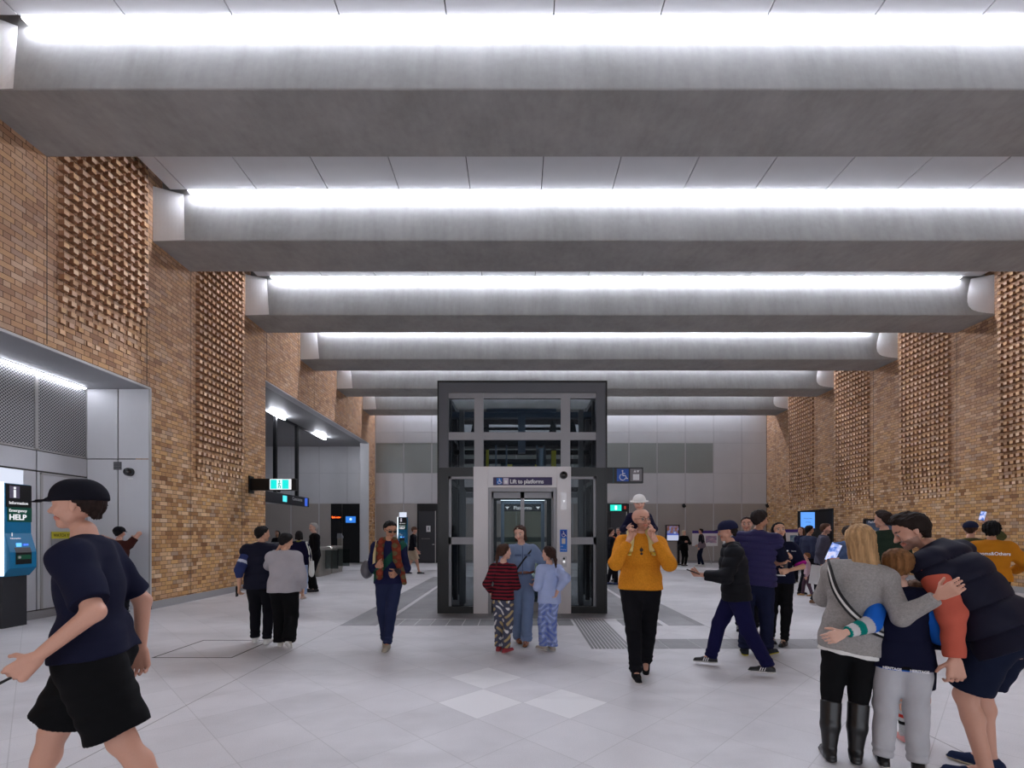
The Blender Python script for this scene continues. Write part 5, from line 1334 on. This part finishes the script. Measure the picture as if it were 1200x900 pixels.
for q in (-1, 1): g.add([p7.Lp(q * .05, .44, .07), p7.Lp(q * .24, .42, .08), p7.Lp(q * .24, .41, -.05), p7.Lp(q * .07, .44, -.06), p7.Lp(q * .05, .40, .07), p7.Lp(q * .24, .38, .08), p7.Lp(q * .24, .37, -.05), p7.Lp(q * .07, .40, -.06)], [(0, 1, 2, 3), (4, 5, 6, 7), (0, 1, 5, 4), (1, 2, 6, 5), (2, 3, 7, 6), (3, 0, 4, 7)]); g.path([p7.Lp(q * .24, .40, .05), p7.Lp(q * .37, .0, .05)], .003, 5)
g.path([p7.Lp(-.05, .43, .06), p7.Lp(.05, .43, .06)], .003, 5); g.build('sunglasses', M_BLACK, p7.root)
phone(p7, (-.085 * h, .30, .615 * h), (R(-55), 0, 0), 'phone in the hand of the man with the rust scarf')

# --- couple walking away on the left
H8 = 1.64
def band_sleeve(p):
    def fn(v, c):
        c = c.copy(); a, b = p.sh[0] * p.H, p.elb[0] * p.H; t = (v - a) @ unit(b - a) / np.linalg.norm(b - a); m = (v[:, 0] < -.13) & (t > .52) & (t < .66); c[m] = srgb(196, 200, 214); return c
    return fn
p8 = build_person('person', -3.60, 6.80, 18, H8, dict(feet=((-.055, .06, 0), (.05, -.03, 0)), fdir=(4, -8), head=(-50, 0, 0), wide=1.06, hands=((-.165, -.0, .50), (.12, .14, .60)), curl=(.6, .5)),
    dict(skin='asian', hair='short', hair_col=srgb(24, 20, 20), hair_t=.036, bottom=dict(col=srgb(20, 20, 26), loose=.011, flare=1.0),
         tops=[dict(col=srgb(50, 60, 104), loose=.013, hem=-.0, sleeve=(.72, .72), arm=.013, colfn=band_sleeve, name='jumper'), dict(col=srgb(20, 21, 38), loose=.026, hem=-.05, sleeve=0, puff=.45, band=.075, collar=.03, mat=M_NYLON, name='padded_vest')],
         shoes=dict(col=srgb(216, 214, 208), sole=WHITE)), 'person seen from behind in a navy padded vest with blue sleeves, left of the couple', res=.0082)
phone(p8, (-.185 * H8, .02, .455 * H8), (0, 0, R(80)), 'dark phone in the left hand of the man in the navy vest')
H9 = 1.53
p9 = build_person('person', -3.17, 6.58, 16, H9, dict(hs=1.06, feet=((-.035, .04, 0), (.055, -.11, .035)), fdir=(4, -6), head=(-36, 8, 0), hands=((-.075, .11, .855), (.14, .10, .52)), elbows=((-.5, .2, -1), None), curl=(1, .6)),
    dict(skin='asian', hair='short', hair_col=srgb(30, 27, 27), hair_t=.055, foot_pitch=(0, 35), bottom=dict(col=srgb(16, 16, 18), loose=.022, flare=1.5),
         tops=[dict(col=srgb(172, 168, 172), loose=.032, hem=-.03, sleeve=(.95, .95), arm=.026, hemr=.75, wr=.004, wf=14, name='sweatshirt')], shoes=dict(col=srgb(214, 210, 200), sole=WHITE, mat=M_CLOTH)),
    'person seen from behind in a loose pale grey sweatshirt and black trousers', res=.0082)
H10 = 1.60
p10 = build_person('person', -5.14, 11.4, 0, H10, dict(feet=((-.05, .02, 0), (.06, -.02, 0)), hands=((-.12, .16, .60), (.14, .08, .55)), head=(20, 0, 0)),
    dict(female=True, skin='asian', hair='bob', hair_col=srgb(26, 22, 22), bottom=dict(col=srgb(150, 166, 194), loose=.018, len=.92, flare=1.6, mat=M_DENIM, bunch=False), tops=[dict(col=srgb(120, 122, 60), loose=.010, hem=.1, sleeve=0, collar=.035, name='collar_shirt'), dict(col=srgb(22, 20, 48), loose=.024, hem=-.02, sleeve=(.95, .95), arm=.020, name='jumper')],
         shoes=dict(col=srgb(206, 176, 160), sole=WHITE)), 'person in navy jumper and cropped pale jeans with a white tote bag', res=.011)
tb = empty('tote_bag', Matrix.Translation(p10.root.location) @ Matrix.Rotation(R(0), 4, 'Z') @ Vector((.19 * H10, -.06, .0)), R(0), label='white cloth tote bag on the shoulder of the woman in pale jeans', category='bag')
sd = Sdf(.01); sd.cap((.02, 0, .88), (.02, 0, .66), .10, .13, .03, (V3(1, 0, 0), .35)); sd.plane((0, 0, .90), (0, 0, 1)); sd.build('bag_body', M_CLOTH, tb, srgb(214, 212, 206), wrinkle(.008, 18, 2))
MB().path([(.0, -.06, .88), (-.03, -.04, 1.15), (-.10, -.03, 1.345), (-.10, .03, 1.345), (-.03, .05, 1.15), (.0, .06, .88)], .014, 6).build('handle', flat((214, 212, 206), .8), tb)
build_person('person', -5.40, 12.9, 128, 1.82, dict(feet=((-.06, 0, 0), (.06, .03, 0)), hands=((-.10, .12, .52), (.12, .04, .5)), head=(5, 6, 0), wide=1.05),
    dict(skin='pale', hair='short', hair_col=srgb(176, 172, 168), bottom=dict(col=BLACK, loose=.008), tops=[dict(col=srgb(18, 18, 22), loose=.016, hem=-.01, sleeve=(.95, .95), arm=.013, name='jumper')], shoes=dict(col=BLACK)),
    'person with short white hair dressed in a black jumper and black trousers', res=.011)
build_person('person', -8.95, 18.1, 170, 1.64, dict(hands=((-.1, .18, .66), (.1, .18, .66))), dict(female=True, skin='asian', hair='long', hair_col=srgb(20, 16, 18), hair_len=.6, bottom=dict(col=BLACK), tops=[dict(col=DK, loose=.014, name='jacket')], shoes=dict(col=BLACK)),
    'person with black hair standing behind the low dark counter', res=.014)
build_person('person', -3.95, 18.3, -90, 1.78, dict(lean=3, feet=((-.05, -.14, .01), (.05, .15, 0)), hands=((-.12, -.1, .47), (.13, .13, .50)), head=(0, 4, 0)),
    dict(skin='fair', hair='short', hair_col=srgb(120, 76, 54), cap=dict(col=srgb(104, 78, 66)), bottom=dict(col=srgb(172, 156, 134), len=.46, loose=.022, name='shorts'), tops=[dict(col=srgb(24, 24, 32), loose=.016, hem=-.02, sleeve=(.7, .7), name='top')], shoes=dict(col=BLACK, sole=DK)),
    'person in dark top and khaki shorts walking past the dark door by the teal pillar', res=.014)
build_person('person', -7.62, 9.25, 20, 1.66, dict(hands=((-.08, .18, .84), (.10, .16, .88)), head=(-20, 0, 0)), dict(skin='fair', hair='short', hair_col=BLACK, cap=dict(col=srgb(20, 20, 24)), bottom=dict(col=DK), tops=[dict(col=srgb(60, 30, 26), loose=.014, sleeve=.3, name='top')], shoes=dict(col=BLACK, sole=WHITE)),
    'person in dark clothes standing in the metal alcove behind the striding man', res=.011)

# --- people behind the lift
p11 = build_person('person', 2.82, 14.6, -80, 1.70, dict(feet=((-.05, -.04, 0), (.05, .08, 0)), hands=((-.04, .13, .86), (.1, .08, .55)), head=(0, 0, 0), curl=(1, .5)),
    dict(skin='fair', hair='short', hair_col=srgb(40, 30, 28), bottom=dict(col=DK), tops=[dict(col=srgb(26, 28, 38), loose=.018, hem=-.04, name='jacket')], shoes=dict(col=srgb(40, 60, 110), sole=DK)), 'person in a dark jacket holding something to the face right of the lift', res=.012)
build_person('person', 3.30, 15.7, 150, 1.72, dict(feet=((-.08, -.04, 0), (.08, .05, 0)), hands=((-.05, .18, .78), (.1, .08, .55))), dict(skin='fair', hair='short', hair_col=srgb(120, 110, 104), bottom=dict(col=DK), tops=[dict(col=srgb(226, 98, 40), loose=.016, name='jacket')], shoes=dict(col=BLACK)),
    'person in a bright orange jacket with grey hair behind the man in mustard', res=.013)
build_person('person', 7.96, 23.1, 195, 1.68, dict(hands=((-.03, .13, .68), (.06, .13, .68)), elbows=((-1, -.4, -.6), (1, -.4, -.6)), feet=((-.05, 0, 0), (.05, 0, 0))), dict(female=True, skin='fair', hair='bob', hair_col=srgb(186, 168, 140), bottom=dict(col=BLACK), tops=[dict(col=srgb(18, 18, 20), loose=.024, hem=-.09, name='coat')], shoes=dict(col=BLACK)),
    'person with short fair hair dressed in black beside the lit poster stand', res=.014)
p12 = build_person('person', 8.72, 22.9, 62, 1.76, dict(feet=((-.04, -.05, 0), (.05, .06, 0)), hands=((-.12, .03, .5), (.12, .1, .56))), dict(skin='fair', hair='short', hair_col=srgb(34, 26, 24), bottom=dict(col=srgb(28, 32, 54)), tops=[dict(col=srgb(34, 34, 38), loose=.02, hem=-.03, name='jacket')], shoes=dict(col=WHITE)),
    'person in dark jacket reading the wide display board with a bag at the hip', res=.014)
bag(p12, (-.24, -.05, 1.02), .14, (112, 92, 100), 'dusty mauve shoulder bag of the man reading the display board', hang=.45, res=.013)

# --- right centre: walking man in cap, man in purple-navy vest, woman in polo
H13 = 1.68
p13 = build_person('person', 2.47, 5.46, 72, H13, dict(lean=5, feet=((-.09, -.19, 0), (.10, .155, 0)), hands=((-.09, .22, .645), (.14, .02, .50)), elbows=((-.5, -1, -.2), None), head=(0, 8, 0), curl=(.9, .6)),
    dict(skin='fair', hair='short', hair_col=srgb(30, 24, 22), cap=dict(col=srgb(30, 32, 58)), palm=((.5, .1, .8), None), thumb=((0, 1, .3), None),
         bottom=dict(col=srgb(26, 26, 66), loose=.014), tops=[dict(col=srgb(24, 25, 30), loose=.026, hem=-.045, sleeve=(.92, .92), arm=.020, puff=.7, band=.062, collar=.03, mat=M_NYLON, name='puffer_jacket')],
         shoes=dict(col=BLACK, sole=WHITE)), 'person in navy cap and black puffer jacket walking left while holding a phone', res=.0078)
phone(p13, (-.10 * H13, .275 * H13, .665 * H13), (R(-70), 0, 0), 'phone held out by the man in the navy cap')
for i in range(2):   # three white stripes on each shoe
    g = MB(); an = p13.ank[i] * H13; fd = p13.fd[i]
    for k in range(3):
        for sx_ in (-1, 1):
            c_ = an + fd * (.045 + .022 * k); g.add([c_ + V3(sx_ * .0365, -.006, -.045), c_ + V3(sx_ * .0365, .004, -.045), c_ + V3(sx_ * .030, -.010, -.008), c_ + V3(sx_ * .030, -.020, -.008), c_ + V3(sx_ * .043, -.006, -.045), c_ + V3(sx_ * .043, .004, -.045), c_ + V3(sx_ * .037, -.010, -.008), c_ + V3(sx_ * .037, -.020, -.008)], [(0, 1, 2, 3), (4, 5, 6, 7), (0, 1, 5, 4), (1, 2, 6, 5), (2, 3, 7, 6), (3, 0, 4, 7)])
    g.build('shoe_stripes', M_WHITE, p13.root)
H14 = 1.84
p14 = build_person('person', 3.02, 6.15, -32, H14, dict(lean=4, side=3, feet=((-.06, -.02, 0), (.07, .06, 0)), fdir=(15, -30), hands=((-.12, .12, .60), (.05, .19, .60)), elbows=(None, (1, .2, -.6)), head=(-25, 2, 0), wide=1.08),
    dict(skin='tan', hair='short', hair_col=srgb(40, 32, 30), hair_t=.04, bottom=dict(col=srgb(30, 34, 58), loose=.014, mat=M_DENIM), tops=[dict(col=srgb(20, 22, 40), loose=.014, hem=0, sleeve=(.45, .45), arm=.016, name='polo_shirt'), dict(col=srgb(48, 44, 84), loose=.024, hem=-.045, sleeve=0, puff=1.0, band=.042, collar=.032, mat=M_NYLON, name='puffer_vest')],
         shoes=dict(col=srgb(40, 44, 50), sole=srgb(196, 184, 60), mat=M_CLOTH)), 'person seen from behind in a purple-navy quilted vest and dark jeans', res=.0082)
H15 = 1.69
def cuff_pink(p):
    def fn(v, c):
        c = c.copy()
        for i in range(2):
            a, b = p.sh[i] * p.H, p.elb[i] * p.H; t = (v - a) @ unit(b - a) / np.linalg.norm(b - a); m = (t > .80) & (np.linalg.norm(v - b, axis=1) < .11); c[m] = srgb(160, 30, 130)
        return c
    return fn
p15 = build_person('person', 3.68, 6.80, 160, H15, dict(lean=-1, feet=((-.03, .06, 0), (.055, -.04, 0)), fdir=(-25, 10), hands=((-.045, .15, .62), (.0, .14, .72)), elbows=((-1, -.3, -.5), (1, -.3, -.6)), head=(10, -6, 4), curl=(.9, 1.1)),
    dict(female=True, skin='asian', hair='long', hair_col=srgb(22, 18, 20), hair_len=.82, bottom=dict(col=srgb(18, 18, 20), loose=.007, flare=.7), tops=[dict(col=srgb(22, 24, 44), loose=.016, hem=-.02, sleeve=(.45, .45), arm=.018, colfn=cuff_pink, name='polo_shirt', collar=.008)],
         shoes=dict(col=BLACK, sole=DK)), 'smiling person with long black hair in a dark polo shirt with pink cuffs', res=.0082)
text('Metro', .022, (-.13, .135, 1.30), M_TXTW, p15.root, rot=(PI / 2, 0, PI - R(6)), name='shirt_emblem'); MB().dome((-.085, .132, 1.31), .012, (0, 1, 0), n=10, m=3, squash=.3).build('badge', M_WHITE, p15.root)
item(p15, 'paper_cup', 'tall dark drinks flask held by the woman in the polo shirt', 'flask', [('body', MB().tube((0, 0, -.11), (0, 0, .05), .03, 16, .034), M_DGREY), ('lid', MB().tube((0, 0, .05), (0, 0, .065), .036, 16), M_BLACK)], (-.02 * H15, .265, .675 * H15))
bpy.data.objects['paper_cup'].name = 'drinks_flask'
item(p15, 'leaflet', 'folded white leaflet in the lower hand of the woman in the polo shirt', 'leaflet', [('paper', MB().box(-.05, .05, -.09, .09, -.004, .004), M_WHITE), ('fold', MB().box(-.002, .002, -.09, .09, .004, .006), M_GREY)], (.02 * H15, .33, .585 * H15))
build_person('person', 3.66, 7.7, 150, 1.80, dict(), dict(skin='fair', hair='short', hair_col=srgb(46, 30, 26), bottom=dict(col=DK), tops=[dict(col=srgb(30, 32, 50), loose=.014)], shoes=dict(col=BLACK)), 'dark-haired person hidden behind the man in the purple-navy vest', res=.012)
# --- far right crowd
build_person('person', 9.0, 15.3, 110, 1.74, dict(feet=((-.05, -.1, 0), (.05, .08, 0)), hands=((-.1, .1, .5), (.11, .08, .5))), dict(female=True, skin='fair', hair='long', hair_col=srgb(84, 54, 38), hair_len=.9, bottom=dict(col=srgb(20, 20, 30)), tops=[dict(col=srgb(28, 30, 56), loose=.018, hem=-.03, name='jacket')], shoes=dict(col=BLACK, sole=WHITE)),
    'person with long brown hair in a navy jacket near the dark doorway', res=.012)
p16 = build_person('person', 6.68, 10.6, -114, 1.76, dict(lean=3, feet=((-.05, .10, 0), (.05, -.10, .01)), hands=((-.12, .08, .5), (.145, -.02, .49)), head=(0, 6, 0), wide=1.05), dict(skin='fair', hair='short', hair_col=srgb(88, 60, 46), stubble=srgb(96, 62, 46), bottom=dict(col=srgb(20, 20, 24), loose=.012), tops=[dict(col=srgb(78, 76, 90), loose=.020, hem=-.02, sleeve=(.95, .95), arm=.016, collar=.03, name='hooded_top')], shoes=dict(col=srgb(120, 84, 52))),
    'bearded person in a grey hooded top carrying a large white board', res=.0105)
item(p16, 'white_board', 'large white board carried by the man in the grey hooded top', 'board', [('sheet', MB().cbox(-.012, .012, -.25, .33, -.36, .04, .004), M_WHITE), ('edge_strip', MB().box(-.014, .014, -.25, .33, .04, .05), M_LINE)], (.19 * 1.76, .0, .80), rot=(R(-8), 0, 0))
build_person('person', 7.35, 12.2, -80, 1.74, dict(feet=((-.05, -.1, 0), (.05, .1, 0))), dict(skin='tan', hair='short', hair_col=srgb(20, 18, 20), bottom=dict(col=DK), tops=[dict(col=srgb(52, 56, 78), loose=.018, name='jacket')], shoes=dict(col=BLACK)), 'dark-haired person in blue-grey just behind the man in the hooded top', res=.013)
build_person('person', 7.2, 12.0, 60, 1.02, dict(hs=1.3, feet=((-.05, -.1, 0), (.05, .1, 0))), dict(skin='fair', hair='short', hair_col=srgb(120, 80, 50), bottom=dict(col=srgb(80, 60, 72)), tops=[dict(col=srgb(186, 156, 166), loose=.02)], shoes=dict(col=srgb(176, 130, 70))), 'small child in pink behind the white board', res=.012)
build_person('person', 5.55, 8.1, 160, 1.66, dict(head=(20, 0, 0)), dict(female=True, skin='fair', hair='short', hair_col=srgb(52, 38, 32), hair_t=.09, bottom=dict(col=DK), tops=[dict(col=srgb(90, 110, 150), loose=.016)], shoes=dict(col=BLACK)), 'dark-haired person in blue behind the raised phone of the blonde woman', res=.011)
build_person('person', 6.52, 9.1, 170, 1.69, dict(), dict(female=True, skin='fair', hair='bob', hair_col=srgb(170, 150, 120), bottom=dict(col=DK), tops=[dict(col=srgb(110, 104, 100), loose=.016)], shoes=dict(col=BLACK)), 'fair-haired person half hidden behind the blonde woman', res=.012)
build_person('person', 5.36, 7.05, -32, 1.86, dict(hands=((-.12, .12, .55), (.12, .12, .55)), head=(62, 0, 0), wide=1.08), dict(skin='fair', hair='quiff', hair_col=srgb(44, 32, 28), bottom=dict(col=DK, loose=.012), tops=[dict(col=WHITE, loose=.006, hem=.15, sleeve=0, collar=.012, name='shirt_collar'), dict(col=srgb(40, 52, 42), loose=.018, hem=-.01, sleeve=(.95, .95), arm=.014, mat=M_KNIT, name='jumper')], shoes=dict(col=BLACK)),
    'person in a dark green jumper with back turned and face to the side', res=.009)
H17 = 1.70
p17 = build_person('person', 6.62, 6.75, -42, H17, dict(feet=((-.05, .02, 0), (.05, -.03, 0)), hands=((-.12, .15, .60), (.13, .14, .60)), elbows=(None, (1, -.5, -.4)), hs=1.02), dict(skin='tan', hair='curly', hair_col=srgb(16, 14, 15), bottom=dict(col=srgb(18, 18, 22), loose=.008), tops=[dict(col=srgb(184, 116, 26), loose=.022, hem=-.005, sleeve=(.95, .95), arm=.020, collar=.012, wr=.003, name='jacket')], shoes=dict(col=srgb(40, 36, 34))),
    'person with curly black hair in a mustard jacket with white lettering on the back', res=.0088)
text('Looms&Others', .062, (-.165, -.148, 1.25), M_TXTW, p17.root, sx=.88, bold=.0012, depth=.004)
H18 = 1.72
p18 = build_person('person', 6.98, 7.45, -42, H18, dict(hands=((-.1, .15, .6), (.115, .16, 1.0)), elbows=(None, (1, .3, -.5)), curl=(.5, 1.0)), dict(skin='fair', hair='short', hair_col=srgb(60, 40, 30), cap=dict(col=srgb(32, 36, 60)), palm=(None, (0, 1, 0)), thumb=(None, (-1, 0, 0)), bottom=dict(col=DK), tops=[dict(col=srgb(74, 74, 44), loose=.02, hem=-.02, sleeve=(.95, .95), arm=.016, name='jacket')], shoes=dict(col=BLACK)),
    'person in navy cap and olive jacket lifting a phone above the crowd', res=.009)
phone(p18, (.10 * H18 - .03, .22, 1.03 * H18 + .05), (R(-5), R(12), 0), 'phone with a blue picture lifted above the mustard jacket', scr.m)
